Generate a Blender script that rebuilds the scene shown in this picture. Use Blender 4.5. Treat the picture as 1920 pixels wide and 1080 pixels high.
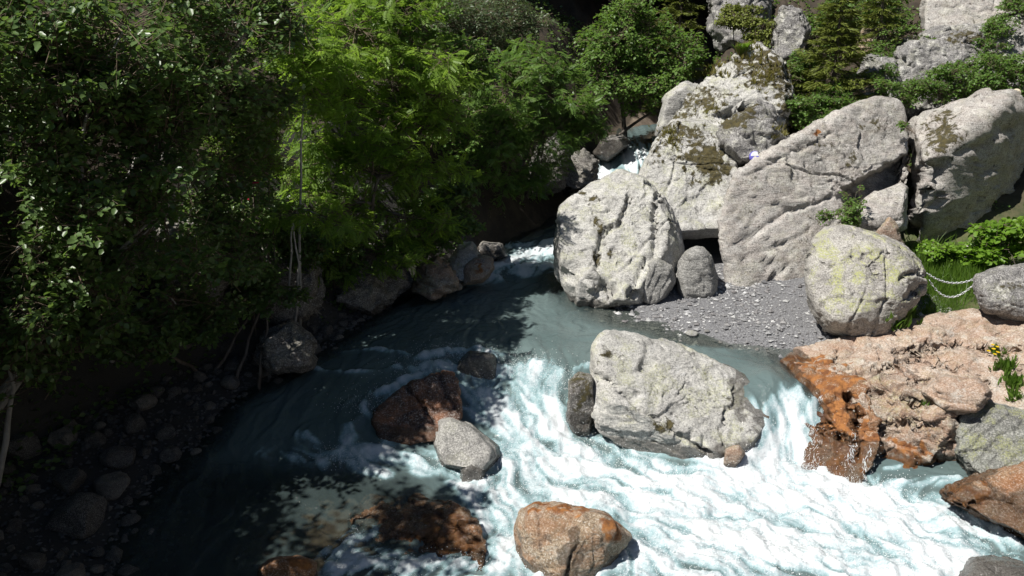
import bpy, bmesh, math, random
import numpy as np
from mathutils import Vector

for o in list(bpy.data.objects):
    bpy.data.objects.remove(o)
SC = bpy.context.scene
COL = SC.collection
RNG = np.random.default_rng(7)
random.seed(7)
R = math.radians

# ------------------------------------------------------------------ camera, sky, sun, exposure
CAM_H, PITCH, HFOV = 6.0, R(18.0), R(60.0)
cam = bpy.data.objects.new('camera', bpy.data.cameras.new('camera'))
COL.objects.link(cam)
cam.location = (0, 0, CAM_H)
cam.rotation_euler = (math.pi / 2 - PITCH, 0, 0)
cam.data.sensor_width = 36.0
cam.data.lens = 18.0 / math.tan(HFOV / 2)
cam.data.clip_start = 0.1
cam.data.clip_end = 1000
SC.camera = cam

SUN_EL = R(55.0)
SUN_AZ = R(213.0)            # direction TO the sun, measured from +X counter-clockwise
sd = Vector((math.cos(SUN_AZ) * math.cos(SUN_EL), math.sin(SUN_AZ) * math.cos(SUN_EL), math.sin(SUN_EL)))
world = bpy.data.worlds.new('World')
SC.world = world
world.use_nodes = True
wn = world.node_tree
bg = wn.nodes['Background']
sky = wn.nodes.new('ShaderNodeTexSky')
sky.sky_type = 'NISHITA'
sky.sun_disc = False
sky.sun_elevation = SUN_EL
sky.sun_rotation = math.atan2(sd.x, sd.y)
sky.altitude = 1800
wn.links.new(sky.outputs[0], bg.inputs[0])
bg.inputs[1].default_value = 0.05
sl = bpy.data.lights.new('sun', 'SUN')
sl.energy = 5.0
sl.angle = R(0.53)
sl.color = (1.0, 0.96, 0.9)
sun = bpy.data.objects.new('sun', sl)
COL.objects.link(sun)
sun.rotation_euler = sd.to_track_quat('Z', 'Y').to_euler()
sun.location = (-10, -5, 30)
SC.view_settings.view_transform = 'Standard'
SC.view_settings.look = 'None'
SC.view_settings.gamma = 1
SC.view_settings.exposure = 0.5
SC.render.engine = 'CYCLES'
SC.cycles.max_bounces = 5
SC.cycles.diffuse_bounces = 2
SC.cycles.glossy_bounces = 2
SC.cycles.transmission_bounces = 2
SC.render.resolution_x, SC.render.resolution_y = 1024, 576

# ------------------------------------------------------------------ layout helpers (pixel of the 1920x1080 photo -> place)
FPX = 960 / math.tan(HFOV / 2)
cP, sP = math.cos(PITCH), math.sin(PITCH)

def ray(px, py):
    u = (px - 960) / FPX
    v = (py - 540) / FPX
    return np.array([u, cP - v * sP, -sP - v * cP])

def at(px, py, Y):
    d = ray(px, py)
    return np.array([0, 0, CAM_H]) + d * (Y / d[1])

def onz(px, py, z):
    d = ray(px, py)
    return np.array([0, 0, CAM_H]) + d * ((z - CAM_H) / d[2])

def proj(P):
    P = np.asarray(P) - np.array([0, 0, CAM_H])
    zc = P[..., 1] * cP - P[..., 2] * sP
    yc = P[..., 1] * sP + P[..., 2] * cP
    return 960 + FPX * P[..., 0] / zc, 540 - FPX * yc / zc

# ------------------------------------------------------------------ numpy noise
_g = np.random.default_rng(3).normal(size=(256, 3))
_g /= np.linalg.norm(_g, axis=1)[:, None]

def _hash(ix, iy, iz, seed):
    h = (ix * 374761393 + iy * 668265263 + iz * 2147483647 + seed * 1274126177) & 0xffffffff
    h = ((h ^ (h >> 13)) * 1274126177) & 0xffffffff
    return ((h ^ (h >> 16)) & 255).astype(np.int64)

def pnoise(p, seed=0):
    p = np.asarray(p, float)
    i = np.floor(p).astype(np.int64)
    f = p - i
    w = f * f * f * (f * (f * 6 - 15) + 10)
    out = 0
    for dx in (0, 1):
        wx = w[:, 0] if dx else 1 - w[:, 0]
        for dy in (0, 1):
            wy = w[:, 1] if dy else 1 - w[:, 1]
            for dz in (0, 1):
                wz = w[:, 2] if dz else 1 - w[:, 2]
                g = _g[_hash(i[:, 0] + dx, i[:, 1] + dy, i[:, 2] + dz, seed)]
                out = out + wx * wy * wz * (g[:, 0] * (f[:, 0] - dx) + g[:, 1] * (f[:, 1] - dy) + g[:, 2] * (f[:, 2] - dz))
    return out * 1.6

def fbm(p, octv=4, seed=0, gain=0.5, ridged=False):
    p = np.asarray(p, float)
    s = 0; a = 1.0; t = 0
    for k in range(octv):
        n = pnoise(p * (2.03 ** k) + 17.3 * k, seed + k)
        if ridged:
            n = 1 - 2 * np.abs(n)
        s = s + a * n; t += a; a *= gain
    return s / t

def sstep(a, b, x):
    t = np.clip((x - a) / (b - a), 0, 1)
    return t * t * (3 - 2 * t)

# ------------------------------------------------------------------ mesh helpers
def mk_mesh(name, V, F, attrs=None, face_attrs=None, smooth=True):
    """V (n,3); F array (m,k) or list of such arrays"""
    Fs = F if isinstance(F, list) else [F]
    Fs = [np.asarray(f, np.int32) for f in Fs if len(f)]
    me = bpy.data.meshes.new(name)
    V = np.asarray(V, np.float32)
    me.vertices.add(len(V))
    me.vertices.foreach_set('co', V.ravel())
    nl = sum(f.size for f in Fs); nf = sum(len(f) for f in Fs)
    me.loops.add(nl); me.polygons.add(nf)
    me.loops.foreach_set('vertex_index', np.concatenate([f.ravel() for f in Fs]))
    tot = np.concatenate([np.full(len(f), f.shape[1], np.int32) for f in Fs])
    st = np.concatenate([[0], np.cumsum(tot)[:-1]]).astype(np.int32)
    me.polygons.foreach_set('loop_start', st)
    me.polygons.foreach_set('use_smooth', np.full(nf, smooth))
    for k, a in (attrs or {}).items():
        at_ = me.attributes.new(k, 'FLOAT', 'POINT')
        at_.data.foreach_set('value', np.asarray(a, np.float32))
    for k, a in (face_attrs or {}).items():
        at_ = me.attributes.new(k, 'FLOAT', 'FACE')
        at_.data.foreach_set('value', np.asarray(a, np.float32))
    me.update(calc_edges=True)
    return me

def link(name, me, mat=None, parent=None, loc=(0, 0, 0), **props):
    o = bpy.data.objects.new(name, me)
    COL.objects.link(o)
    if me is not None and mat is not None and not me.materials:
        me.materials.append(mat)
    o.location = loc
    if parent is not None:
        o.parent = parent
    for k, v in props.items():
        o[k] = v
    return o

_ico = {}
def ico(n):
    if n not in _ico:
        bm = bmesh.new()
        bmesh.ops.create_icosphere(bm, subdivisions=n, radius=1)
        bm.verts.ensure_lookup_table()
        V = np.array([v.co[:] for v in bm.verts]); F = np.array([[v.index for v in f.verts] for f in bm.faces])
        bm.free(); _ico[n] = (V, F)
    return _ico[n]

def vnormals(V, F):
    n = np.cross(V[F[:, 1]] - V[F[:, 0]], V[F[:, 2]] - V[F[:, 0]])
    N = np.zeros_like(V)
    for k in range(3):
        for c in range(3):
            N[:, c] += np.bincount(F[:, k], n[:, c], minlength=len(V))
    return N / (np.linalg.norm(N, axis=1)[:, None] + 1e-12)

def tube(pts, rad, sides=6):
    pts = np.asarray(pts, float); n = len(pts)
    T = np.gradient(pts, axis=0); T /= np.linalg.norm(T, axis=1)[:, None] + 1e-9
    ref = np.array([0.31, 0.2, 0.93]) if abs(T[0, 2]) < 0.8 else np.array([1.0, 0.1, 0])
    A = np.cross(T, ref); A /= np.linalg.norm(A, axis=1)[:, None] + 1e-9
    B = np.cross(T, A)
    th = np.linspace(0, 2 * np.pi, sides, endpoint=False)
    V = pts[:, None, :] + np.asarray(rad, float)[:, None, None] * (np.cos(th)[None, :, None] * A[:, None, :] + np.sin(th)[None, :, None] * B[:, None, :])
    V = V.reshape(-1, 3)
    i = np.arange(n - 1)[:, None] * sides; j = np.arange(sides)[None, :]; k = (j + 1) % sides
    F = np.stack([i + j, i + k, i + sides + k, i + sides + j], -1).reshape(-1, 4)
    return V, F

class Bag:
    """collects pieces of one part"""
    def __init__(s): s.V = []; s.F = []; s.n = 0; s.a = []
    def add(s, V, F, a=0.0):
        s.V.append(V); s.F.append(np.asarray(F) + s.n); s.n += len(V)
        s.a.append(np.broadcast_to(np.asarray(a, float), (len(F),)))
    def mesh(s, name, off=(0, 0, 0), smooth=True):
        by = {}
        for f, a in zip(s.F, s.a):
            by.setdefault(f.shape[1], []).append((f, a))
        Fs = []; As = []
        for k in by:
            Fs.append(np.concatenate([f for f, a in by[k]])); As.append(np.concatenate([a for f, a in by[k]]))
        return mk_mesh(name, np.concatenate(s.V) - np.asarray(off), Fs, face_attrs={'var': np.concatenate(As)}, smooth=smooth)

# ------------------------------------------------------------------ materials
class NT:
    def __init__(s, name):
        s.m = bpy.data.materials.new(name); s.m.use_nodes = True
        s.t = s.m.node_tree; s.t.nodes.clear()
        s.out = s.t.nodes.new('ShaderNodeOutputMaterial')
    def n(s, typ, ins=None, **pr):
        nd = s.t.nodes.new(typ)
        for k, v in pr.items(): setattr(nd, k, v)
        for k, v in (ins or {}).items():
            s.set(nd.inputs[k], v)
        return nd
    def set(s, sock, v):
        if isinstance(v, bpy.types.NodeSocket): s.t.links.new(v, sock)
        elif isinstance(v, bpy.types.Node): s.t.links.new(v.outputs[0], sock)
        else:
            if sock.type == 'RGBA' and len(v) == 3: v = (*v, 1)
            sock.default_value = v
    def noise(s, vec, scale, detail=4, rough=0.55, dist=0.0):
        return s.n('ShaderNodeTexNoise', {'Vector': vec, 'Scale': scale, 'Detail': detail, 'Roughness': rough, 'Distortion': dist}).outputs[0]
    def ramp(s, fac, a, b, smooth=True):
        return s.n('ShaderNodeMapRange', {'Value': fac, 'From Min': a, 'From Max': b}, interpolation_type='SMOOTHSTEP' if smooth else 'LINEAR').outputs[0]
    def mix(s, f, a, b, mode='MIX'):
        nd = s.n('ShaderNodeMix', data_type='RGBA', blend_type=mode)
        s.set(nd.inputs[0], f); s.set(nd.inputs[6], a); s.set(nd.inputs[7], b)
        return nd.outputs[2]
    def math(s, op, a, b=0.0, clamp=False):
        nd = s.n('ShaderNodeMath', operation=op, use_clamp=clamp)
        s.set(nd.inputs[0], a); s.set(nd.inputs[1], b)
        return nd.outputs[0]
    def attr(s, name):
        return s.n('ShaderNodeAttribute', attribute_name=name).outputs['Fac']
    def bump(s, h, strength, dist, normal=None):
        ins = {'Height': h, 'Strength': strength, 'Distance': dist}
        if normal is not None: ins['Normal'] = normal
        return s.n('ShaderNodeBump', ins).outputs[0]
    def scalev(s, vec, sc, rot=(0, 0, 0)):
        return s.n('ShaderNodeMapping', {'Vector': vec, 'Scale': sc, 'Rotation': rot}).outputs[0]
    def done(s, sh): s.t.links.new(sh if isinstance(sh, bpy.types.NodeSocket) else sh.outputs[0], s.out.inputs[0]); return s.m

def mat_rock(name, c1, c2, dark=0.35, yellow=0.3, white=0.3, rust=0.0, speck=0.7, grain_rot=(0.3, 0.5, 0.2), bumps=1.0, mossc=(0.075, 0.06, 0.018)):
    t = NT(name)
    co = t.n('ShaderNodeTexCoord').outputs['Object']
    geo = t.n('ShaderNodeNewGeometry')
    nz = t.n('ShaderNodeSeparateXYZ', {0: geo.outputs['Normal']}).outputs[2]
    big = t.noise(co, 1.1, 5, 0.6)
    col = t.mix(t.ramp(big, 0.35, 0.65), c1, c2)
    gv = t.scalev(co, (1.5, 1.5, 14), grain_rot)
    grain = t.noise(gv, 2.2, 7, 0.7, 0.4)
    col = t.mix(t.math('MULTIPLY', t.ramp(grain, 0.42, 0.72), 0.45), col, [x * 0.45 for x in c1])
    sp = t.noise(co, 46, 4, 0.75)
    col = t.mix(t.math('MULTIPLY', t.ramp(sp, 0.51, 0.60), speck), col, [x * 0.33 for x in c1])
    col = t.mix(t.math('MULTIPLY', t.ramp(sp, 0.47, 0.38), speck * 0.8), col, (0.66, 0.64, 0.60))
    tone = t.noise(t.scalev(co, (1, 1, 1.6), (0.7, 0.2, 0.4)), 3.3, 9, 0.74, 0.4)
    col = t.mix(t.math('MULTIPLY', t.ramp(tone, 0.50, 0.70), 0.65), col, [x * 0.42 for x in c1])
    col = t.mix(t.math('MULTIPLY', t.ramp(tone, 0.46, 0.30), 0.5), col, [min(.62, x * 1.35) for x in c2])
    # white crust lichen
    wv = t.noise(co, 4.5, 6, 0.65, 0.6)
    wm = t.math('MULTIPLY', t.ramp(wv, 0.54, 0.60), t.ramp(t.noise(co, 30, 2), 0.35, 0.6))
    col = t.mix(t.math('MULTIPLY', wm, white), col, (0.58, 0.57, 0.52))
    # dark crust lichen in blotches and peppering
    dv = t.noise(t.scalev(co, (1, 1, 1), (0.4, 0.1, 0.9)), 5.5, 8, 0.72, 0.3)
    dm = t.ramp(dv, 0.60, 0.65)
    dv2 = t.noise(co, 26, 4, 0.6)
    dm2 = t.math('MULTIPLY', t.ramp(dv2, 0.61, 0.66), t.ramp(t.noise(co, 1.6, 3), 0.42, 0.62))
    col = t.mix(t.math('MULTIPLY', t.math('MAXIMUM', dm, dm2), dark), col, (0.045, 0.042, 0.038))
    # yellow-green map lichen on upward faces
    yv = t.noise(t.scalev(co, (1, 1, 1), (1.3, 0.2, 0.3)), 2.6, 7, 0.68)
    ym = t.math('MULTIPLY', t.math('MULTIPLY', t.ramp(yv, 0.47, 0.6), t.ramp(nz, 0.0, 0.55)), t.ramp(t.noise(co, 38, 3), 0.36, 0.6))
    col = t.mix(t.math('MULTIPLY', ym, yellow), col, (0.37, 0.385, 0.14))
    # rust streaks
    if rust:
        rv = t.noise(t.scalev(co, (1, 1, 2.2)), 2.4, 6, 0.65, 0.5)
        col = t.mix(t.math('MULTIPLY', t.ramp(rv, 0.42, 0.6), rust), col, (0.34, 0.13, 0.045))
    ra = t.attr('rust')
    rm = t.ramp(t.math('ADD', ra, t.math('MULTIPLY', t.math('SUBTRACT', t.noise(co, 7, 5), 0.5), 0.9)), 0.35, 0.62)
    rc = t.mix(t.ramp(t.noise(co, 9, 6, 0.7), 0.35, 0.65), (0.36, 0.15, 0.04), (0.15, 0.055, 0.018))
    col = t.mix(t.math('MULTIPLY', rm, t.ramp(ra, 0.02, 0.2)), col, rc)
    ma = t.attr('moss')
    mm = t.math('MULTIPLY', t.ramp(t.math('ADD', ma, t.math('MULTIPLY', t.math('SUBTRACT', t.noise(co, 9, 10, 0.78, 0.3), 0.5), 2.4)), 0.36, 0.62), t.ramp(ma, 0.02, 0.25))
    mc = t.mix(t.ramp(t.noise(co, 16, 4), 0.4, 0.65), mossc, (mossc[0] * 0.55, mossc[1] * 0.6, mossc[2] * 0.8))
    col = t.mix(mm, col, mc)
    wa = t.ramp(t.math('ADD', t.attr('wet'), t.math('MULTIPLY', t.math('SUBTRACT', t.noise(co, 5, 4), 0.5), 0.6)), 0.35, 0.6)
    col = t.mix(t.math('MULTIPLY', wa, 0.62), col, (0.03, 0.022, 0.015), 'MIX')
    rough = t.math('SUBTRACT', 0.85, t.math('MULTIPLY', wa, 0.72))
    h = t.math('ADD', t.math('MULTIPLY', t.noise(co, 14, 8, 0.7), 1.0), t.math('MULTIPLY', grain, 0.7))
    h = t.math('SUBTRACT', h, t.math('MULTIPLY', dm, 0.12))
    h = t.math('ADD', h, t.math('MULTIPLY', mm, 0.35))
    nb = t.bump(h, 0.75 * bumps, 0.05)
    nb = t.bump(t.noise(co, 70, 5, 0.7), 0.5 * bumps, 0.012, nb)
    b = t.n('ShaderNodeBsdfPrincipled', {'Base Color': col, 'Roughness': rough, 'Normal': nb})
    return t.done(b)

def mat_leaf(name, c1, c2, trans=0.35, rough=0.42, spec=0.35):
    t = NT(name)
    v = t.attr('var')
    oi = t.n('ShaderNodeObjectInfo').outputs['Random']
    col = t.mix(t.math('FRACT', t.math('ADD', v, t.math('MULTIPLY', oi, 0.15))), c1, c2)
    b = t.n('ShaderNodeBsdfPrincipled', {'Base Color': col, 'Roughness': rough, 'Specular IOR Level': spec})
    tr = t.n('ShaderNodeBsdfTranslucent', {'Color': t.mix(0.5, col, (c2[0] * 1.6, c2[1] * 1.7, c2[2] * 0.6))})
    return t.done(t.n('ShaderNodeMixShader', {0: trans, 1: b.outputs[0], 2: tr.outputs[0]}))

def mat_plain(name, c1, c2, scale=8, rough=0.8, bump=0.3, stretch=(1, 1, 1), metal=0.0):
    t = NT(name)
    co = t.n('ShaderNodeTexCoord').outputs['Object']
    nv = t.noise(t.scalev(co, stretch), scale, 6, 0.65)
    col = t.mix(t.ramp(nv, 0.35, 0.65), c1, c2)
    b = t.n('ShaderNodeBsdfPrincipled', {'Base Color': col, 'Roughness': rough, 'Metallic': metal, 'Normal': t.bump(nv, bump, 0.02)})
    return t.done(b)

def mat_var(name, cols, rough=0.8, bscale=40):
    """colour picked by the per-face 'var' value (each pebble its own shade of stone)"""
    t = NT(name)
    co = t.n('ShaderNodeTexCoord').outputs['Object']
    cr = t.n('ShaderNodeValToRGB', {0: t.attr('var')})
    el = cr.color_ramp.elements
    while len(el) < len(cols): el.new(0.5)
    for i, c in enumerate(cols):
        el[i].position = i / (len(cols) - 1); el[i].color = (*c, 1)
    nv = t.noise(co, bscale, 4)
    col = t.mix(t.math('MULTIPLY', t.ramp(nv, 0.4, 0.7), 0.4), cr.outputs[0], (0.05, 0.05, 0.05))
    return t.done(t.n('ShaderNodeBsdfPrincipled', {'Base Color': col, 'Roughness': rough, 'Normal': t.bump(nv, 0.3, 0.01)}))

M = {}
M['granite'] = mat_rock('granite', (0.42, 0.41, 0.385), (0.52, 0.51, 0.475), dark=0.75, yellow=0.35, white=0.5)
M['granite_yellow'] = mat_rock('granite_yellow', (0.33, 0.31, 0.285), (0.43, 0.41, 0.37), dark=0.6, yellow=0.85, white=0.25, grain_rot=(0.2, 1.1, 0.1))
M['granite_slab'] = mat_rock('granite_slab', (0.345, 0.325, 0.30), (0.44, 0.415, 0.385), dark=0.8, yellow=0.12, white=0.55, rust=0.06, grain_rot=(0.2, 0.75, 0.5))
M['granite_dark'] = mat_rock('granite_dark', (0.17, 0.163, 0.158), (0.25, 0.24, 0.232), dark=0.95, yellow=0.15, white=0.7)
M['granite_wet'] = mat_rock('granite_wet', (0.26, 0.255, 0.24), (0.36, 0.35, 0.33), dark=0.5, yellow=0.1, white=0.2)
M['bedrock'] = mat_rock('bedrock', (0.42, 0.315, 0.24), (0.47, 0.39, 0.315), dark=0.55, yellow=0.12, white=0.5, rust=0.22, grain_rot=(0.1, 0.35, 0.7))
M['bedrock_grey'] = mat_rock('bedrock_grey', (0.34, 0.26, 0.20), (0.38, 0.33, 0.26), dark=0.65, yellow=0.3, white=0.3, rust=0.25)
M['schist'] = mat_rock('schist', (0.22, 0.22, 0.20), (0.32, 0.33, 0.29), dark=0.4, yellow=0.55, white=0.1, grain_rot=(0.5, 0.9, 0.3), bumps=1.5)
M['red_rock'] = mat_rock('red_rock', (0.10, 0.062, 0.048), (0.16, 0.095, 0.07), dark=0.5, yellow=0.0, white=0.05, rust=0.4)
M['orange_wet'] = mat_rock('orange_wet', (0.25, 0.13, 0.06), (0.32, 0.22, 0.13), dark=0.6, yellow=0.0, white=0.15, rust=0.35)
M['orange_grey'] = mat_rock('orange_grey', (0.30, 0.22, 0.14), (0.38, 0.32, 0.24), dark=0.7, yellow=0.0, white=0.25, rust=0.3)
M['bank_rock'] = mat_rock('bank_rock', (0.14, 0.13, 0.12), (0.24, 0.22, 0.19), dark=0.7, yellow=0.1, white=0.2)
M['shade_dark_cobble'] = mat_rock('shade_dark_cobble', (0.065, 0.062, 0.058), (0.12, 0.115, 0.108), dark=0.6, yellow=0.0, white=0.15)  # bank_rock tones lowered: the bank's shade is put into the cobble colour
M['bark'] = mat_plain('bark', (0.09, 0.07, 0.055), (0.16, 0.14, 0.12), 12, 0.9, 0.5, (1, 1, 0.25))
M['bark_pale'] = mat_plain('bark_pale', (0.28, 0.27, 0.25), (0.40, 0.39, 0.36), 9, 0.8, 0.3, (1, 1, 0.5))
M['twig'] = mat_plain('twig', (0.10, 0.075, 0.05), (0.17, 0.13, 0.09), 12, 0.9, 0.2)
M['alder'] = mat_leaf('alder_leaf', (0.065, 0.120, 0.038), (0.145, 0.225, 0.07), 0.42, 0.36, 0.5)
M['rowan'] = mat_leaf('rowan_leaf', (0.12, 0.215, 0.036), (0.24, 0.36, 0.065), 0.56)
M['willow'] = mat_leaf('willow_leaf', (0.080, 0.125, 0.060), (0.150, 0.200, 0.100), 0.3, 0.4, 0.45)
M['bushy'] = mat_leaf('bush_leaf', (0.085, 0.165, 0.036), (0.155, 0.255, 0.06), 0.45)
M['bright'] = mat_leaf('bright_leaf', (0.10, 0.20, 0.02), (0.18, 0.31, 0.035), 0.42)
M['spruce'] = mat_leaf('spruce_needle', (0.085, 0.11, 0.018), (0.165, 0.195, 0.035), 0.2, 0.6)
M['dark_spruce'] = mat_leaf('dark_spruce_needle', (0.018, 0.032, 0.010), (0.035, 0.055, 0.014), 0.15, 0.6)
M['grass'] = mat_leaf('grass_blade', (0.06, 0.13, 0.014), (0.12, 0.20, 0.03), 0.4)
M['dry_grass'] = mat_leaf('dry_grass', (0.13, 0.13, 0.03), (0.22, 0.19, 0.06), 0.35)
M['pebble'] = mat_var('pebble', [(0.11, 0.11, 0.115), (0.22, 0.22, 0.22), (0.16, 0.15, 0.15), (0.42, 0.42, 0.41), (0.20, 0.20, 0.21), (0.62, 0.62, 0.61)])
M['chain'] = mat_plain('galvanised_chain', (0.5, 0.52, 0.52), (0.62, 0.64, 0.64), 30, 0.45, 0.05, metal=0.6)

# ================================================================== THE SETTING: water level, shore lines, terrain
ZC = [  # (pixel of the photo, water level there)
    (930, 490, .88), (1000, 480, .90), (960, 540, .82), (850, 600, .80), (1000, 620, .80), (700, 620, .76), (1080, 640, .79), (1250, 665, .79),
    (1400, 690, .79), (1480, 695, .78), (600, 660, .70), (1180, 610, .80),
    (780, 668, .76), (900, 655, .79), (1050, 690, .72), (840, 700, .66), (640, 680, .66),
    (880, 740, .46), (960, 765, .38), (1050, 770, .36), (960, 830, .17), (1080, 840, .08), (1000, 900, .0), (1250, 900, -.02),
    (1500, 905, -.05), (1700, 960, -.1), (1400, 1040, -.15), (1850, 1070, -.2), (1000, 1060, -.1), (1200, 1000, -.1),
    (1500, 735, .74), (1450, 735, .74), (1530, 740, .72), (1480, 800, .28), (1480, 860, .0), (1560, 800, .15), (1600, 885, -.05), (1540, 865, -.02), (1590, 760, .5), (1430, 800, .35), (1440, 860, .02),
    (1750, 860, .12), (1680, 905, .02), (1810, 890, .1),
    (560, 720, .58), (620, 790, .42), (700, 830, .28), (560, 860, .18), (800, 870, .12), (500, 900, .10), (400, 950, .05), (640, 960, .0),
    (500, 1060, -.1), (700, 1000, -.05), (480, 780, .42), (860, 920, .02), (330, 1060, -.08),
    (1040, 440, 1.0), (1000, 440, .98), (1110, 345, 1.25), (1150, 310, 1.65), (1180, 290, 1.9), (1215, 280, 2.05)]
_p = np.array([[*onz(a, b, z)[:2], z] for a, b, z in ZC] + [[4.6, 27.5, 2.25], [6, 32, 2.5], [3.4, 30, 2.4], [-4, 4, -.2], [0, 5, -.25], [6, 5, -.3], [8, 9, -.15]])
def _tps(r2): return r2 * np.log(np.sqrt(r2) + 1e-9)
_d2 = ((_p[:, None, :2] - _p[None, :, :2]) ** 2).sum(-1)
_n = len(_p)
_A = np.zeros((_n + 3, _n + 3)); _A[:_n, :_n] = _tps(_d2) + np.eye(_n) * 0.04
_A[:_n, _n] = 1; _A[:_n, _n + 1:] = _p[:, :2]; _A[_n, :_n] = 1; _A[_n + 1:, :_n] = _p[:, :2].T
_w = np.linalg.solve(_A, np.concatenate([_p[:, 2], [0, 0, 0]]))
SHORE_Y = [0, 5, 8.3, 9.7, 10.3, 11.6, 13, 15.8, 16.8, 18.3, 20, 22, 24.2, 25.3, 30, 40]
SHORE_L = [-4.4, -4.4, -4.4, -4.5, -4.3, -4.05, -3.0, -1.8, -.75, -.35, .7, 1.3, 2.1, 2.6, 4.2, 7]
RY = [0, 5, 8, 9.5, 10.6, 11.1, 11.5, 12.9, 13.1, 14.2, 15.3, 16.7, 19, 21, 24.2, 26, 30, 40]
RX = [7.5, 7.5, 7, 6.3, 6.2, 5.3, 4.5, 4.1, 2.95, 1.8, 1.3, 1.0, 1.9, 2.7, 3.7, 4.4, 6, 9]
def xL(y): return np.interp(y, SHORE_Y, SHORE_L)
def xR(y): return np.interp(y, RY, RX)

def zw(x, y):
    x = np.asarray(x, float); y = np.asarray(y, float)
    x = np.clip(x, xL(y) - .3, xR(y) + .3); y = np.clip(y, 4, 31)
    sh = x.shape; x = x.ravel(); y = y.ravel()
    out = np.empty(len(x))
    for i in range(0, len(x), 40000):
        q = np.stack([x[i:i + 40000], y[i:i + 40000]], 1)
        d2 = ((q[:, None, :] - _p[None, :, :2]) ** 2).sum(-1)
        out[i:i + 40000] = _tps(d2) @ _w[:_n] + _w[_n] + q @ _w[_n + 1:]
    return out.reshape(sh)

def onwater(px, py):
    z = 0.4
    for k in range(12):
        P = onz(px, py, z)
        z = 0.5 * z + 0.5 * float(zw(P[0:1], P[1:2])[0])
    return onz(px, py, z)

def terrain(x, y):
    x = np.asarray(x, float); y = np.asarray(y, float)
    sh = x.shape; x = x.ravel(); y = y.ravel()
    l = xL(y); r = xR(y)
    base = zw(np.clip(x, l, r), y)
    dl = l - x; dr = x - r
    ins = np.minimum(-dl, -dr)
    P = np.stack([x, y, np.zeros_like(x)], 1)
    n1 = fbm(P * 0.5, 4, 11); n2 = fbm(P * 2.3, 3, 12)
    z = base - 0.42 * sstep(0, 0.7, ins) - 0.05 + 0.06 * n2
    # left: cobble bench, then the steep overgrown bank
    wb = np.interp(y, [5, 9, 11, 12.5, 14, 16, 17, 18, 30], [2.4, 2.2, 1.7, 1.0, .4, .5, .6, .2, .3])
    dL = np.maximum(dl, 0)
    zl = base - .03 + 0.20 * np.minimum(dL, wb) + 1.7 * np.clip(dL - wb, 0, 1.6) + 0.75 * np.maximum(dL - wb - 1.6, 0)
    zl = np.minimum(zl, base + 9 + 0.35 * dL)
    zl = zl + sstep(.2, 2, dL - wb) * (n1 * 0.6 + n2 * 0.18) + 0.03 * n2
    z = np.where(dl > 0, zl, z)
    # right: gravel bar, path, then the slope behind the boulders
    dR = np.maximum(dr, 0)
    zr = base - .04 + 0.10 * np.minimum(dR, 1.4) + 0.035 * np.clip(dR - 1.4, 0, 9)
    zr = zr + 0.42 * np.maximum(y - 17.8, 0) * sstep(0, 2.5, dR) + 0.7 * np.maximum(x - 11, 0) + 0.02 * n2 * sstep(0, .5, dR)
    zr = zr - .45 * sstep(13.6, 12.6, y) * sstep(0, .4, dR)
    zr = zr + sstep(19, 24, y) * sstep(.5, 3, dR) * (n1 * .9 + n2 * .5)
    z = np.where(dr > 0, zr, z)
    z = z + 0.55 * np.maximum(y - 32, 0) + sstep(32, 40, y) * n1 * 1.5
    return z.reshape(sh)

def tz(x, y): return float(terrain(np.array([x]), np.array([y]))[0])

def ladder(a, b, c, d, f0, f1):
    """coordinates from a to d: spacing f0 between b and c, growing outside"""
    mid = list(np.arange(b, c, f0)); s = f0; lo = []; v = b
    while v > a: s = min(s * 1.12, f1); v -= s; lo.append(v)
    hi = []; v = mid[-1]; s = f0
    while v < d: s = min(s * 1.12, f1); v += s; hi.append(v)
    return np.array(lo[::-1] + mid + hi)
gx = ladder(-160, -8, 11, 160, 0.09, 12); gy = ladder(-60, 6, 27, 260, 0.10, 12)
GX, GY = np.meshgrid(gx, gy)
GZ = terrain(GX, GY)
def grid_faces(ny, nx):
    i = np.arange(ny - 1)[:, None] * nx; j = np.arange(nx - 1)[None, :]
    return np.stack([i + j, i + j + 1, i + nx + j + 1, i + nx + j], -1).reshape(-1, 4)
gl = xL(GY) - GX; gr = GX - xR(GY)
grav = np.where((gr > -1.2) & (GY > 12.6) & (GY < 19) & (GX < 8.3), 1.0, 0.0)
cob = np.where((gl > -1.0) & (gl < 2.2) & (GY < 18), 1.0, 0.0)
bed = np.where((gl < 0) & (gr < 0), 1.0, 0.0)
turf = np.where((gr > 2.2) & (GY > 13), sstep(0, 1, (GX - 6.9) + fbm(np.stack([GX.ravel(), GY.ravel(), GX.ravel() * 0], 1) * 1.3, 3, 5).reshape(GX.shape)), 0.0)
turf = turf * sstep(19.5, 17.5, GY)
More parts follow.
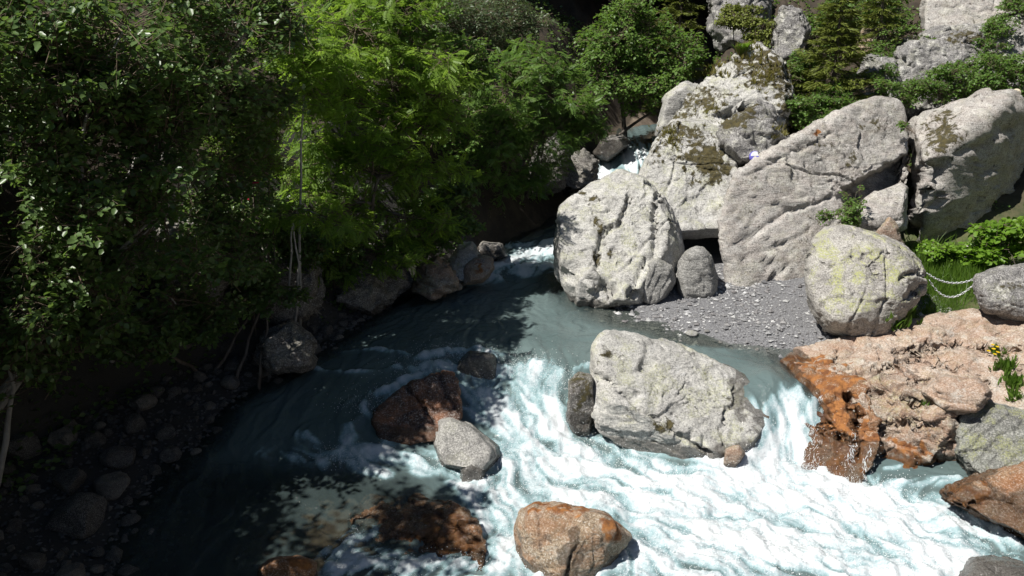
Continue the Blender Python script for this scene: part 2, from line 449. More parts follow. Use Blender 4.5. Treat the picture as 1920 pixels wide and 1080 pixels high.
def mat_ground():
    t = NT('ground')
    co = t.n('ShaderNodeTexCoord').outputs['Object']
    n1 = t.noise(co, 3, 8, 0.7); n2 = t.noise(co, 40, 4, 0.7)
    soil = t.mix(t.ramp(n1, 0.35, 0.65), (0.028, 0.021, 0.014), (0.06, 0.045, 0.028))
    gcol = t.mix(t.ramp(n2, 0.35, 0.65), (0.085, 0.085, 0.09), (0.19, 0.19, 0.195))
    gcol = t.mix(t.math('MULTIPLY', t.ramp(t.noise(co, 90, 2), 0.6, 0.68), 0.8), gcol, (0.5, 0.5, 0.5))
    bcol = t.mix(t.ramp(n1, 0.4, 0.6), (0.13, 0.10, 0.075), (0.20, 0.16, 0.12))
    tcol = t.mix(t.ramp(n1, 0.35, 0.65), (0.045, 0.075, 0.014), (0.10, 0.10, 0.04))
    col = t.mix(t.attr('turf'), soil, tcol)
    col = t.mix(t.attr('bed'), col, bcol)
    col = t.mix(t.attr('cobbly'), col, (0.045, 0.043, 0.04))  # bench tone lowered too, shade of the left bank put into its colour
    col = t.mix(t.math('MULTIPLY', t.attr('gravel'), t.math('SUBTRACT', 1.0, t.attr('turf'))), col, gcol)
    h = t.math('ADD', n1, t.math('MULTIPLY', n2, 0.3))
    b = t.n('ShaderNodeBsdfPrincipled', {'Base Color': col, 'Roughness': 0.9, 'Normal': t.bump(h, 0.6, 0.06)})
    return t.done(b)
M['ground'] = mat_ground()
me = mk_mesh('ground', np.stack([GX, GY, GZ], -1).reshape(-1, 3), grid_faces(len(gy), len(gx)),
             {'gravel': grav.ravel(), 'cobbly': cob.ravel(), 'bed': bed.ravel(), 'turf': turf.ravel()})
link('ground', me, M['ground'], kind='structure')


# ================================================================== ROCKS
def hull(P):
    P = sorted(set(map(tuple, P)))
    def half(P):
        h = []
        for p in P:
            while len(h) > 1 and (h[-1][0] - h[-2][0]) * (p[1] - h[-2][1]) - (h[-1][1] - h[-2][1]) * (p[0] - h[-2][0]) <= 0: h.pop()
            h.append(p)
        return h
    a = half(P); b = half(P[::-1])
    return a[:-1] + b[:-1]

ROCKS = []
def rock(name, label, outline, Y, tf, tb, mat, facets=(), n=6, seed=1, soft=50, bev=28, fr=.76, cs=None, joints=True, facet=.4, big=.03, mid=.02, fine=.006, strata=0.0, sdir=(.2, .1, 1), sfreq=7,
         cracks=(), dents=(), carves=(), patches=(), wetz=None, rustz=None, chops=10, cat='rock', group=None, parent=None, bump_seed=0):
    """outline: pixels of the photo (each may carry its own depth). tf/tb: half depth to the front and the back in metres."""
    dep = {}
    for p in outline:
        d_ = p[2] if len(p) > 2 else Y
        dep[(float(p[0]), float(p[1]))] = d_ if d_ > 5 else float(onz(p[0], p[1], d_)[1])      # below 5: a height above the datum
    H = hull([(float(p[0]), float(p[1])) for p in outline])
    W = np.array([at(x, y, dep[(x, y)]) for x, y in H])
    c = W.mean(0)
    v = c - np.array([0, 0, CAM_H]); v /= np.linalg.norm(v)
    c = c + v * ((tb - tf) * .4 if cs is None else cs)
    pl = []
    def addp(nrm, pt):
        nrm = nrm / np.linalg.norm(nrm); h = nrm @ (pt - c)
        if h < .02: return print('facet lost', label[:30], nrm, h)
        for q in pl:
            if q[0] * nrm[0] + q[1] * nrm[1] + q[2] * nrm[2] > .996 and abs(q[3] - h) < .03: return
        pl.append((*nrm, h))
    vh = np.array([v[0], v[1], 0]); vh /= np.linalg.norm(vh)
    c0 = W.mean(0)
    pts = np.concatenate([W, c0 + (W - c0) * fr - v * tf, c0 + (W - c0) * .78 + v * tb])
    bm = bmesh.new()
    for q in pts: bm.verts.new(q)
    bmesh.ops.convex_hull(bm, input=bm.verts)
    for f in bm.faces:
        f.normal_update()
        nr = np.array(f.normal); m = np.array(f.calc_center_median())
        if f.calc_area() > 1e-6: addp(nr if nr @ (m - c) > 0 else -nr, m)
    bm.free()
    rg = np.random.default_rng(seed)
    size = np.linalg.norm(np.ptp(W, axis=0)) / 2
    V0, F = ico(n)
    ext = np.array([np.ptp(W[:, 0]) / 2, (tf + tb) / 2, np.ptp(W[:, 2]) / 2])
    D = V0 * ext; D /= np.linalg.norm(D, axis=1)[:, None]
    def radius(D, pl):
        q = np.maximum(D @ pl[:, :3].T, 1e-4) / pl[:, 3]
        return (q ** soft).sum(1) ** (-1 / soft)
    r = radius(D, np.array(pl))
    S = D * r[:, None]
    qx, qy = proj(S + c)
    vv = S + c - np.array([0, 0, CAM_H])
    near = np.linalg.norm(vv, axis=1)
    def pt3(p): return at(*p) if p[2] > 5 else onz(*p)
    for f in facets:
        if isinstance(f[0], tuple):      # a face through three places
            a_, b_, d_ = pt3(f[0]), pt3(f[1]), pt3(f[2])
            nr = np.cross(b_ - a_, d_ - a_)
            if nr @ (np.array([0, 0, CAM_H]) - a_) < 0: nr = -nr
            addp(nr, a_); continue
        # a flat face seen at this pixel, cut a little into the body
        front = (np.hypot(qx - f[3], qy - f[4]) < np.hypot(qx - f[3], qy - f[4]).min() + 12)
        k = np.where(front)[0]; k = k[np.argmin(near[k])]
        push = f[5] if len(f) > 5 and f[5] < 5 else .06 * size
        addp(np.array(f[:3], float), (S + c)[k] + push * vv[k] / near[k])
    pl = np.array(pl)
    r = radius(D, pl)
    S = D * r[:, None]
    if chops:   # random cleavage cuts knock the corners off
        for k in range(chops):
            nn_ = rg.normal(size=3); nn_ /= np.linalg.norm(nn_)
            h = (S @ nn_).max()
            pl = np.concatenate([pl, [[*nn_, h * rg.uniform(.86, .97)]]])
        r = radius(D, pl) * 1.03
        S = D * r[:, None]
    P = S + c
    off = rg.uniform(-50, 50, 3)
    N = vnormals(S, F)
    P = P + N * (big * size * fbm(S * (1.3 / size) + off, 3, seed))[:, None]
    if strata:
        sd_ = np.array(sdir, float); sd_ /= np.linalg.norm(sd_)
        u = (S @ sd_) * sfreq + 1.2 * fbm(S * .9 + off, 3, seed + 5)
        fr = u - np.floor(u)
        st = np.where(fr < .8, fr / .8, (1 - fr) / .2) - .5
        P = P + N * (strata * st * (.4 + .6 * sstep(-.3, .3, fbm(S * 1.1 + off, 2, seed + 8))))[:, None]
    if facet:     # broken faces: blocks bounded by fractures, each slightly tilted and stepped
        sdn = np.array(sdir, float); sdn /= np.linalg.norm(sdn)
        warp = np.stack([fbm(S * 1.7 + off + 31 * q, 3, seed + 40 + q) for q in range(3)], 1)
        for cell, tilt, offa in ((.75, .085, .035), (.27, .075, .013)):
            if cell > size * .8: continue
            ns = int(min(400, 12 * (size / cell) ** 2) + 6)
            Q = S + warp * cell * .55
            Q = Q + (Q @ sdn)[:, None] * sdn * .8         # blocks are thinner across the bedding
            sd2 = Q[rg.choice(len(S), ns, replace=False)]
            tv = rg.normal(0, tilt, (ns, 3)); of = rg.normal(0, offa, ns)
            near_ = np.empty(len(S), int)
            for q in range(0, len(S), 10000):
                near_[q:q + 10000] = np.argmin((sd2 ** 2).sum(1)[None] - 2 * Q[q:q + 10000] @ sd2.T, 1)
            e = of[near_] + (tv[near_] * (Q - sd2[near_])).sum(1)
            P = P + N * (facet * np.clip(e, -.12 * size, .06 * size))[:, None]
    N = vnormals(P, F)
    wob_ = fbm(S * 9 + off, 2, seed + 55)
    rd = fbm(S * 2.6 + off, 4, seed + 2, ridged=True)
    P = P + N * (mid * (rd - .3))[:, None]
    P = P + N * (fine * 2 * fbm(S * 11 + off, 4, seed + 3, gain=.6))[:, None]
    if size > .75 and joints:       # joints: fracture planes that open along part of their length
        for q in range(3):
            nj = rg.normal(size=3); nj /= np.linalg.norm(nj); cj = S[rg.integers(len(S))] * .8
            dj = np.abs((S - cj) @ nj + .10 * size * fbm(S * (1.6 / size) + off + 7 * q, 2, seed + 60 + q) + .012 * wob_)
            mk = sstep(-.05, .25, fbm(S * (1.1 / size) - off + 3 * q, 2, seed + 70 + q))
            P = P - N * (.065 * np.exp(-(dj / .020) ** 2) * mk)[:, None]
            P = P - N * (.018 * sstep(0, .03, (S - cj) @ nj) * mk)[:, None]
    px, py = proj(P)
    vv = P - np.array([0, 0, CAM_H]); vv /= np.linalg.norm(vv, axis=1)[:, None]
    facing = (N * vv).sum(1) < .25
    wobv = fbm(S * 6 + off, 3, seed + 9)
    wobu = fbm(S * 6 - off, 3, seed + 19)
    for pts, wpx, depth in cracks:
        best = np.full(len(P), 1e9)
        qx = px + wobv * 9; qy = py + wobu * 9
        for a, b in zip(pts[:-1], pts[1:]):
            ab = np.array(b, float) - a
            tt = np.clip(((qx - a[0]) * ab[0] + (qy - a[1]) * ab[1]) / (ab @ ab + 1e-9), 0, 1)
            best = np.minimum(best, np.hypot(qx - a[0] - tt * ab[0], qy - a[1] - tt * ab[1]))
        P = P - N * (1.5 * depth * np.exp(-(best / (1.15 * wpx)) ** 2) * facing)[:, None]
    for cx, cy, rx, ry, depth in dents:
        qx = px + wobv * rx * .5; qy = py + wobu * ry * .5
        g = np.exp(-(((qx - cx) / rx) ** 2 + ((qy - cy) / ry) ** 2) ** 2) * facing
        P = P + (vv - N) / 2 * (depth * g)[:, None]
    for poly, depth, soft_px in carves:      # a hollow with a sharp rim, cut straight back into the rock
        qx = px + wobv * 6; qy = py + wobu * 6
        inside = np.zeros(len(P), bool); best = np.full(len(P), 1e9); pp = np.array(poly, float)
        for a, b in zip(pp, np.roll(pp, -1, 0)):
            hit = ((a[1] > qy) != (b[1] > qy)) & (qx < (b[0] - a[0]) * (qy - a[1]) / (b[1] - a[1] + 1e-9) + a[0])
            inside ^= hit
            ab = b - a; tt = np.clip(((qx - a[0]) * ab[0] + (qy - a[1]) * ab[1]) / (ab @ ab + 1e-9), 0, 1)
            best = np.minimum(best, np.hypot(qx - a[0] - tt * ab[0], qy - a[1] - tt * ab[1]))
        P = P + vv * (depth * inside * np.clip(best / soft_px, 0, 1) * facing)[:, None]
    A = {k: np.zeros(len(P)) for k in ('moss', 'rust', 'wet')}
    for cx, cy, rx, ry, kind, val in patches:
        qx = px + wobv * rx * 1.5; qy = py + wobu * ry * 1.5
        g = val * np.exp(-(((qx - cx) / rx) ** 2 + ((qy - cy) / ry) ** 2)) * facing
        A[kind] = np.maximum(A[kind], g)
    inch = (P[:, 0] > xL(P[:, 1]) - .3) & (P[:, 0] < xR(P[:, 1]) + .3) & (P[:, 1] > 7)
    if inch.any():      # splashed band just above the water
        lv = zw(P[inch, 0], P[inch, 1]); A['wet'][inch] = np.maximum(A['wet'][inch], sstep(.24, .05, P[inch, 2] - lv + .1 * wobv[inch]))
    if wetz is not None: A['wet'] = np.maximum(A['wet'], sstep(wetz + .12, wetz - .10, P[:, 2]))
    if rustz is not None: A['rust'] = np.maximum(A['rust'], sstep(rustz + .15, rustz - .15, P[:, 2]) * .8)
    base = np.array([c[0], c[1], P[:, 2].min()])
    me = mk_mesh(name, P - base, F, A)
    if parent is None:
        o = link(name, me, mat, None, base, label=label, category=cat)
        ROCKS.append(o)
        if group: o['group'] = group
    else:
        o = link(name, me, mat, parent)
    return o

# ---- the boulder in mid-stream
rock('boulder', 'big pale grey flat-topped boulder standing in the white water mid stream',
     [(1118, 640, 11.8), (1135, 620, 12.0), (1250, 638, 12.2), (1390, 698, 12.1), (1434, 745, 11.7), (1440, 790, 11.3), (1405, 850, 10.9), (1330, 893, 10.6), (1250, 890, 10.6), (1115, 805, 11.0), (1108, 770, 11.3)],
     11.4, .7, .9, M['granite'], n=7, seed=21, joints=False, chops=6, big=.03, mid=.03,
     facets=[((1135, 640, 11.7), (1400, 730, 11.6), (1270, 800, 10.75)), ((1130, 770, 10.95), (1270, 805, 10.68), (1290, 885, 10.72)), (-.8, -.55, .15, 1125, 720), (.45, -.85, -.25, 1410, 820, .03)],
     cracks=[([(1135, 710), (1180, 745), (1205, 765), (1260, 805), (1330, 850)], 4, .06), ([(1380, 720), (1378, 750), (1362, 775), (1350, 805)], 3, .035), ([(1362, 775), (1355, 830)], 3, .03), ([(1318, 820), (1322, 870)], 3, .05)],
     dents=[(1150, 668, 12, 8, .08), (1210, 690, 16, 10, .06), (1195, 740, 8, 7, .06), (1262, 776, 5, 5, .05)],
     patches=[(1245, 795, 22, 12, 'moss', .8), (1140, 665, 14, 8, 'moss', .7), (1440, 780, 10, 30, 'rust', .6)], wetz=.30)
rock('rock', 'narrow dark mossy rock wedged against the left side of the mid-stream boulder',
     [(1066, 715), (1085, 698), (1112, 702), (1120, 760), (1108, 825), (1080, 830), (1062, 790)], 11.5, .4, .35, M['bank_rock'], n=6, seed=22, patches=[(1090, 730, 30, 60, 'moss', .6)], wetz=.55)
rock('rock', 'small brown stone under the right end of the mid-stream boulder', [(1350, 880), (1360, 842), (1385, 834), (1396, 850), (1380, 880)], 10.65, .2, .25, M['bedrock_grey'], n=4, seed=23, wetz=.1)
# ---- rocks at the left of the rapids
rock('rock', 'dark red-brown angular rock left of the rapids, split by cracks',
     [(694, 795, 11.3), (700, 770, 11.4), (760, 722, 11.7), (830, 694, 11.9), (850, 697, 11.9), (863, 720, 11.7), (864, 790, 11.2), (830, 825, 10.9), (720, 840, 10.9)], 11.4, .6, .6, M['red_rock'], n=6, seed=24, chops=4,
     facets=[((720, 800, 11.0), (780, 720, 11.5), (850, 790, 11.05)), (.8, -.5, .2, 857, 750)], cracks=[([(760, 722), (790, 755), (815, 790)], 3, .06), ([(825, 698), (835, 740), (860, 770)], 3, .06)], wetz=.42, mid=.04)
rock('rock', 'smooth light grey rock right below the dark red-brown one',
     [(813, 835, 10.9), (822, 788, 11.2), (840, 780, 11.3), (880, 794, 11.2), (932, 836, 10.9), (943, 862, 10.7), (905, 895, 10.4), (830, 875, 10.5)], 10.85, .45, .45, M['granite_wet'], n=6, seed=25, wetz=.16, patches=[(850, 800, 30, 15, 'rust', .35)], facets=[(-.3, -.5, .8, 860, 815), (.4, -.8, .3, 915, 860)])
rock('rock', 'small wet grey stone half under water below the light grey rock', [(858, 915), (865, 878), (885, 868), (908, 878), (912, 925)], 10.3, .22, .25, M['granite_wet'], n=5, seed=26, wetz=.5)
rock('rock', 'rounded rock just under the lip of the rapids', [(850, 690), (880, 658), (930, 664), (935, 715), (870, 720)], 12.6, .4, .5, M['granite_wet'], n=5, seed=27, wetz=1.2)
# ---- foreground rocks
rock('rock', 'orange and grey rock in the white water at the bottom centre',
     [(964, 985, .15), (985, 944, .38), (1060, 942, .42), (1130, 960, .42), (1184, 990, .25), (1190, 1002, .15), (1152, 1045, -.1), (1100, 1115, -.35), (1010, 1115, -.35), (970, 1045, -.12)],
     9.1, .35, .8, M['orange_grey'], n=7, seed=31, chops=4, facets=[(-.1, -.4, .9, 1060, 975, .03), (.35, -.9, .1, 1110, 1045, .04), (-.5, -.8, .3, 1000, 1040, .05)],
     patches=[(1075, 1045, 26, 50, 'wet', 1.0), (1000, 1010, 50, 40, 'wet', .5), (1140, 995, 40, 30, 'rust', .7), (1050, 955, 60, 14, 'rust', .8)], wetz=-.02, strata=.02, sdir=(.9, .1, .2), sfreq=5)
rock('rock', 'low brown rock dappled with leaf shade left of the bottom centre',
     [(640, 985, -.03), (690, 925, .0), (790, 925, .06), (880, 958, .13), (930, 1030, .08), (928, 1110, -.05), (800, 1120, -.05), (690, 1015, -.02)],
     9.1, .10, .6, M['orange_wet'], n=7, seed=32, facets=[(-.1, -.3, .95, 800, 960), (.2, -.7, .6, 850, 1040)], patches=[(840, 1010, 80, 50, 'rust', .8), (760, 1000, 260, 120, 'wet', 1.0)], wetz=.02, mid=.05, big=.07)
rock('rock', 'small rusty rock awash in the dark shallows at the bottom edge', [(480, 1065), (510, 1046), (560, 1042), (592, 1055), (595, 1110), (490, 1110)], 8.4, .3, .35, M['orange_wet'], n=5, seed=33, wetz=-.05, patches=[(560, 1055, 30, 15, 'rust', .9)])
# ---- big boulder at the neck of the pool
rock('boulder', 'large pale lichen-spotted boulder at the left edge of the gravel bar',
     [(1038, 440, 16.2), (1050, 393, 16.4), (1105, 343, 16.8), (1165, 319, 17.0), (1205, 331, 17.0), (1245, 368, 16.9), (1270, 420, 16.7), (1283, 455, 16.5), (1275, 520, 16.0), (1235, 580, 15.3), (1090, 585, 15.1), (1048, 525, 15.6), (1038, 480, 15.9)],
     16.0, 1.1, 1.2, M['granite'], n=7, seed=41, chops=5, big=.03, mid=.03, facets=[((1060, 430, 15.7), (1170, 335, 16.6), (1200, 460, 15.4)), (.75, -.62, .2, 1258, 450, .12), (-.5, -.75, -.45, 1062, 510, .12), (.0, -.97, .2, 1170, 530, .1)],
     cracks=[([(1235, 365), (1225, 400), (1232, 440), (1225, 480)], 5, .10), ([(1180, 370), (1165, 410), (1130, 440), (1120, 490), (1105, 510)], 4, .09), ([(1215, 480), (1200, 505), (1195, 530)], 4, .08), ([(1150, 470), (1180, 480)], 3, .05)],
     dents=[(1070, 510, 22, 22, .15), (1135, 545, 20, 20, .4), (1185, 550, 10, 14, .2)],
     patches=[(1115, 372, 14, 12, 'moss', .85), (1119, 412, 9, 12, 'moss', .85), (1125, 430, 10, 16, 'moss', .7), (1090, 365, 9, 7, 'moss', .75), (1122, 480, 8, 16, 'moss', .8), (1145, 472, 7, 7, 'moss', .7)], wetz=.85)
rock('rock', 'pale low lobe of rock at the foot of the lichen-spotted boulder, by the water', [(1076, 540), (1088, 503), (1110, 496), (1130, 515), (1124, 548), (1100, 580), (1078, 578)], 15.2, .35, .5, M['granite'], n=6, seed=42, wetz=.85)
rock('rock', 'furrowed grey rock at the right foot of the lichen-spotted boulder', [(1203, 530), (1215, 493), (1235, 482), (1260, 500), (1266, 528), (1245, 565), (1215, 582), (1204, 575)], 15.15, .35, .45, M['granite_wet'], n=6, seed=43, strata=.03, sdir=(.9, .2, -.3), sfreq=8)
rock('stone', 'small pale triangular stone at the foot of the lichen-spotted boulder', [(1146, 575), (1155, 544), (1166, 560), (1168, 577)], 14.95, .1, .12, M['granite'], n=3, seed=44, cat='stone')
rock('boulder', 'egg-shaped upright grey boulder between the two big ones', [(1263, 520), (1270, 485), (1288, 460), (1308, 453), (1328, 465), (1343, 495), (1350, 530), (1345, 575), (1275, 575)], 15.5, .55, .55, M['granite_wet'], n=6, seed=45, joints=False, soft=9, chops=3, big=.03, patches=[(1305, 460, 12, 6, 'moss', .3)])
# ---- the rocks stacked behind it
rock('boulder', 'tall blotched boulder with brown moss behind the lichen-spotted one',
     [(1193, 335, 17.8), (1225, 266, 18.2), (1262, 224, 18.6), (1320, 226, 18.6), (1352, 243, 18.2), (1388, 320, 17.7), (1394, 350, 17.4), (1352, 442, 16.9), (1300, 438, 16.8), (1270, 434, 16.9), (1240, 450, 17.2)],
     17.8, 1.0, 1.3, M['granite'], n=7, seed=46, chops=4, facets=[((1215, 340, 17.2), (1290, 240, 18.1), (1340, 400, 16.8)), (.15, -.7, -.7, 1305, 432, .1)],
     patches=[(1330, 300, 46, 46, 'moss', 1.0), (1270, 250, 60, 26, 'moss', .75), (1235, 290, 18, 24, 'moss', .7), (1350, 320, 22, 22, 'moss', .9)], mid=.04)
rock('boulder', 'tall peaked mossy rock with a fern on top behind the stream',
     [(1215, 300, 18.9), (1290, 180, 19.6), (1345, 130, 20), (1395, 94, 20.2), (1425, 82, 20.2), (1470, 113, 20.1), (1495, 200, 19.8), (1460, 270, 19.3), (1350, 310, 18.8)],
     19.5, 1.1, 1.4, M['granite'], n=7, seed=47, facet=.8, chops=4, facets=[((1240, 280, 18.7), (1400, 105, 19.7), (1350, 210, 18.7)), ((1350, 210, 18.65), (1430, 110, 19.7), (1450, 190, 18.8)), (.2, -.7, -.7, 1400, 235, .1)],
     dents=[(1405, 218, 55, 14, .45)], patches=[(1440, 130, 45, 40, 'moss', .9), (1310, 190, 60, 36, 'moss', .7), (1260, 235, 36, 30, 'moss', .75), (1400, 120, 30, 20, 'moss', .75), (1350, 175, 40, 14, 'moss', .5), (1470, 170, 30, 50, 'moss', .7)], mid=.05)
rock('boulder', 'dark block with a brown mossy left edge under the peaked rock', [(1343, 240, 18.3), (1420, 185, 18.6), (1442, 195, 18.6), (1472, 260, 18.3), (1457, 285, 18), (1385, 310, 17.7), (1352, 275, 18.0)],
     18.2, .7, .9, M['granite_dark'], n=6, seed=48, facet=.8, chops=3, facets=[(-.6, -.45, .65, 1385, 225), (.25, -.9, .3, 1420, 250)], patches=[(1375, 228, 40, 14, 'moss', .9), (1400, 205, 30, 12, 'moss', .8)], mid=.05)
# ---- the long slab
def plane_depth(tri, px, py):
    a_, b_, d_ = [at(*q) if q[2] > 5 else onz(*q) for q in tri]
    nr = np.cross(b_ - a_, d_ - a_); o_ = np.array([0, 0, CAM_H]); d = ray(px, py)
    return float((d * (nr @ (a_ - o_)) / (nr @ d))[1])
def cut(tri, p1, p2, p3, push):
    """a face that leaves the plane tri along the edge p1-p2 and runs back under p3"""
    return ((*p1, plane_depth(tri, *p1)), (*p2, plane_depth(tri, *p2)), (*p3, plane_depth(tri, *p3) + push))
SLAB = ((1350, 545, .95), (1385, 325, 16.7), (1630, 200, 18.3))
BLOCK = ((1700, 330, 17.0), (1790, 290, 16.9), (1850, 182, 18.7))
rock('boulder', 'long sloping lichen-flecked slab of rock carrying the blue and white disc',
     [(1338, 575, 14.9), (1341, 440, 15.8), (1374, 328, 16.8), (1440, 282, 17.4), (1560, 210, 18.2), (1640, 180, 18.6), (1692, 188, 18.6), (1712, 280, 17.8), (1708, 340, 17.3), (1640, 420, 16.6), (1560, 520, 15.5), (1515, 575, 14.9), (1420, 590, 14.7)],
     16.8, .5, 2.4, M['granite_slab'], cs=1.15, n=7, seed=51, soft=34, bev=38, chops=2, big=.02, mid=.03,
     facets=[SLAB, cut(SLAB, (1400, 552), (1520, 520), (1480, 575), .6)],
     cracks=[([(1380, 460), (1420, 435), (1470, 400), (1560, 370)], 3, .05), ([(1400, 330), (1480, 290), (1560, 250)], 2.5, .03), ([(1350, 500), (1440, 470), (1520, 430)], 3, .03), ([(1420, 540), (1480, 500)], 3, .04)],
     dents=[(1590, 370, 20, 12, .15)], carves=[([(1575, 352), (1640, 318), (1704, 285), (1716, 300), (1716, 420), (1650, 440), (1590, 405)], 1.0, 9)],
     patches=[(1600, 300, 16, 26, 'moss', .6), (1640, 232, 28, 14, 'moss', .6), (1540, 270, 40, 8, 'moss', .5), (1410, 395, 8, 6, 'moss', .6), (1520, 440, 40, 40, 'moss', .35), (1532, 248, 8, 9, 'rust', .8)], strata=.02, sdir=(.45, .3, .8), sfreq=5)
rock('boulder', 'huge grey block with a shaded overhanging right face at the end of the slab',
     [(1690, 320, 17.6), (1685, 208, 18.6), (1760, 196, 18.8), (1850, 174, 19.0), (1897, 168, 19.0), (1930, 230, 18.8), (2030, 270, 20.6), (2030, 420, 21.6), (1880, 458, 20.2), (1740, 480, 18.4), (1706, 440, 17.7)],
     18.1, .9, 2.8, M['granite_slab'], cs=1.3, n=7, seed=52, soft=34, bev=36, chops=2, big=.025, mid=.05,
     facets=[BLOCK, ((1790, 300, 16.9), (1900, 190, 18.3), (1890, 430, 19.7)), ((1705, 340, 17.0), (1790, 300, 16.9), (1760, 450, 17.75))],
     cracks=[([(1780, 300), (1740, 350), (1720, 400), (1715, 440)], 6, .12), ([(1790, 290), (1850, 270), (1900, 240)], 4, .06), ([(1830, 300), (1840, 380)], 3, .05)], dents=[(1745, 325, 26, 22, .3)],
     facet=.6, patches=[(1765, 255, 40, 40, 'moss', .85), (1770, 215, 30, 10, 'moss', .6)])
rock('rock', 'pale flat-topped block wedged under the slab overhang', [(1600, 390, 16.6), (1628, 362, 16.9), (1690, 340, 17.0), (1703, 350, 16.9), (1703, 430, 16.6), (1640, 460, 16.3), (1605, 450, 16.3)], 16.6, .55, .5, M['granite_slab'], n=6, seed=53, chops=2, soft=34,
     facets=[((1615, 400, 16.15), (1690, 345, 16.8), (1695, 395, 16.15)), (.1, -.95, -.3, 1650, 425)])
rock('stone', 'brown pointed stone standing behind the lichen boulder', [(1630, 450), (1668, 405), (1680, 415), (1697, 465), (1640, 475)], 15.6, .15, .2, M['bedrock_grey'], n=4, seed=54, cat='stone')
# ---- lichen boulder, right
rock('boulder', 'rounded boulder covered in yellow-green lichen at the right end of the gravel bar',
     [(1505, 500, 13.9), (1523, 440, 14.3), (1560, 418, 14.5), (1640, 430, 14.6), (1707, 463, 14.4), (1732, 500, 14.1), (1750, 530, 13.9), (1737, 570, 13.6), (1680, 630, 13.2), (1610, 650, 13.0), (1530, 612, 13.3), (1507, 560, 13.6)],
     13.8, .95, 1.0, M['granite_yellow'], n=7, seed=55, soft=16, chops=6, facets=[(-.25, -.6, .75, 1590, 500, .12), (.65, -.7, .1, 1705, 545, .12), (0, -.8, -.6, 1600, 615, .1)],
     cracks=[([(1600, 480), (1640, 500), (1650, 520)], 6, .06), ([(1690, 520), (1720, 510), (1748, 520)], 4, .07), ([(1700, 560), (1735, 535)], 4, .06)], dents=[(1545, 590, 12, 18, .06)], patches=[(1530, 590, 20, 25, 'rust', .3)])
rock('rock', 'grey angular rock at the right edge holding the chains', [(1827, 520, 13.6), (1880, 500, 13.8), (1930, 493, 14.0), (2000, 510, 13.8), (2000, 580, 13.4), (1935, 610, 13.2), (1850, 585, 13.2), (1836, 560, 13.4)], 13.6, .6, .7, M['granite_dark'], n=6, seed=56, chops=3,
     facets=[(-.2, -.5, .85, 1900, 515), (-.2, -.9, -.3, 1880, 560)], patches=[(1900, 535, 22, 12, 'moss', .6)], mid=.05)
# ---- orange bedrock
BR = rock('bedrock_outcrop', 'broad orange-pink bedrock outcrop sloping into the stream at the right',
     [(1455, 675, .78), (1520, 646, .88), (1640, 638, .98), (1760, 586, 1.15), (1860, 573, 1.25), (2020, 600, 1.25), (2020, 780, .9), (1850, 790, .7), (1740, 790, .45), (1660, 790, .4), (1560, 740, .6)],
     12.8, .6, 1.2, M['bedrock'], n=7, seed=61, facet=.8, soft=40, bev=40, chops=0, big=.02, mid=.025,
     facets=[((1520, 660, .86), (1860, 590, 1.22), (1760, 690, .98)), ((1580, 710, .78), (1800, 690, .98), (1740, 770, .60))],
     cracks=[([(1680, 660), (1760, 650), (1800, 640)], 5, .10), ([(1590, 700), (1650, 690), (1720, 670), (1790, 690)], 5, .09), ([(1570, 652), (1566, 690)], 3, .06), ([(1740, 720), (1790, 735), (1850, 720)], 6, .12), ([(1800, 640), (1880, 660), (1920, 650)], 5, .1), ([(1650, 690), (1640, 740)], 4, .08)],
     strata=.035, sdir=(.25, -.35, .9), sfreq=4.2, patches=[(1500, 690, 70, 26, 'rust', .9), (1480, 680, 30, 20, 'wet', .9)], cat='bedrock')
LEDGE = rock('rock', 'wet orange ledge with water streaming over it at the right side fall',
     [(1470, 700, .74), (1560, 688, .82), (1612, 718, .84), (1642, 760, .76), (1650, 840, .32), (1612, 915, -.05), (1590, 945, -.15), (1530, 925, -.1), (1490, 890, -.05), (1488, 850, .2), (1505, 760, .66)],
     11.0, .10, .9, M['orange_wet'], n=7, seed=62, facet=.8, chops=4, big=.04, mid=.04, facets=[((1540, 735, .72), (1610, 745, .76), (1565, 880, .0))], patches=[(1560, 780, 90, 110, 'rust', .9), (1600, 780, 22, 30, 'wet', .8)], wetz=.35, strata=.06, sdir=(.1, -.4, .8), sfreq=4,
     cracks=[([(1590, 745), (1610, 800), (1600, 860)], 6, .1), ([(1540, 800), (1600, 830)], 5, .08)])
rock('rock', 'pinkish grey broken rock face above the small side pool', [(1598, 720, .85), (1680, 690, 1.0), (1760, 730, .95), (1795, 800, .6), (1745, 890, .0), (1650, 900, -.05), (1612, 850, .2)], 11.5, .35, .9, M['bedrock_grey'], n=7, seed=63, facet=.8, chops=4, big=.03, mid=.035,
     facets=[((1640, 730, .86), (1750, 760, .86), (1690, 870, .1))], strata=.07, sdir=(.3, -.2, .9), sfreq=4.5, cracks=[([(1650, 800), (1700, 790), (1740, 800)], 5, .08), ([(1680, 740), (1720, 760), (1760, 750)], 5, .08)], rustz=.2, wetz=.12, patches=[(1690, 850, 70, 30, 'rust', .7)])
rock('rock', 'squarish pink-red block beside the grey-green rock above the side pool', [(1725, 770), (1760, 750), (1802, 770), (1808, 870), (1785, 900), (1755, 880), (1735, 800)], 10.85, .35, .45, M['bedrock'], n=6, seed=64, facet=.8, chops=3, soft=30, cracks=[([(1740, 800), (1800, 790)], 4, .05), ([(1755, 835), (1800, 830)], 4, .06)], rustz=.15, wetz=.08)
rock('rock', 'pink slab-shaped rock step on the bedrock above the pink-red block', [(1726, 735, .95), (1760, 703, 1.1), (1830, 708, 1.1), (1864, 735, 1.0), (1840, 775, .75), (1770, 778, .7)], 11.8, .45, .5, M['bedrock'], n=6, seed=65, facet=.8, chops=3, soft=30, strata=.03)
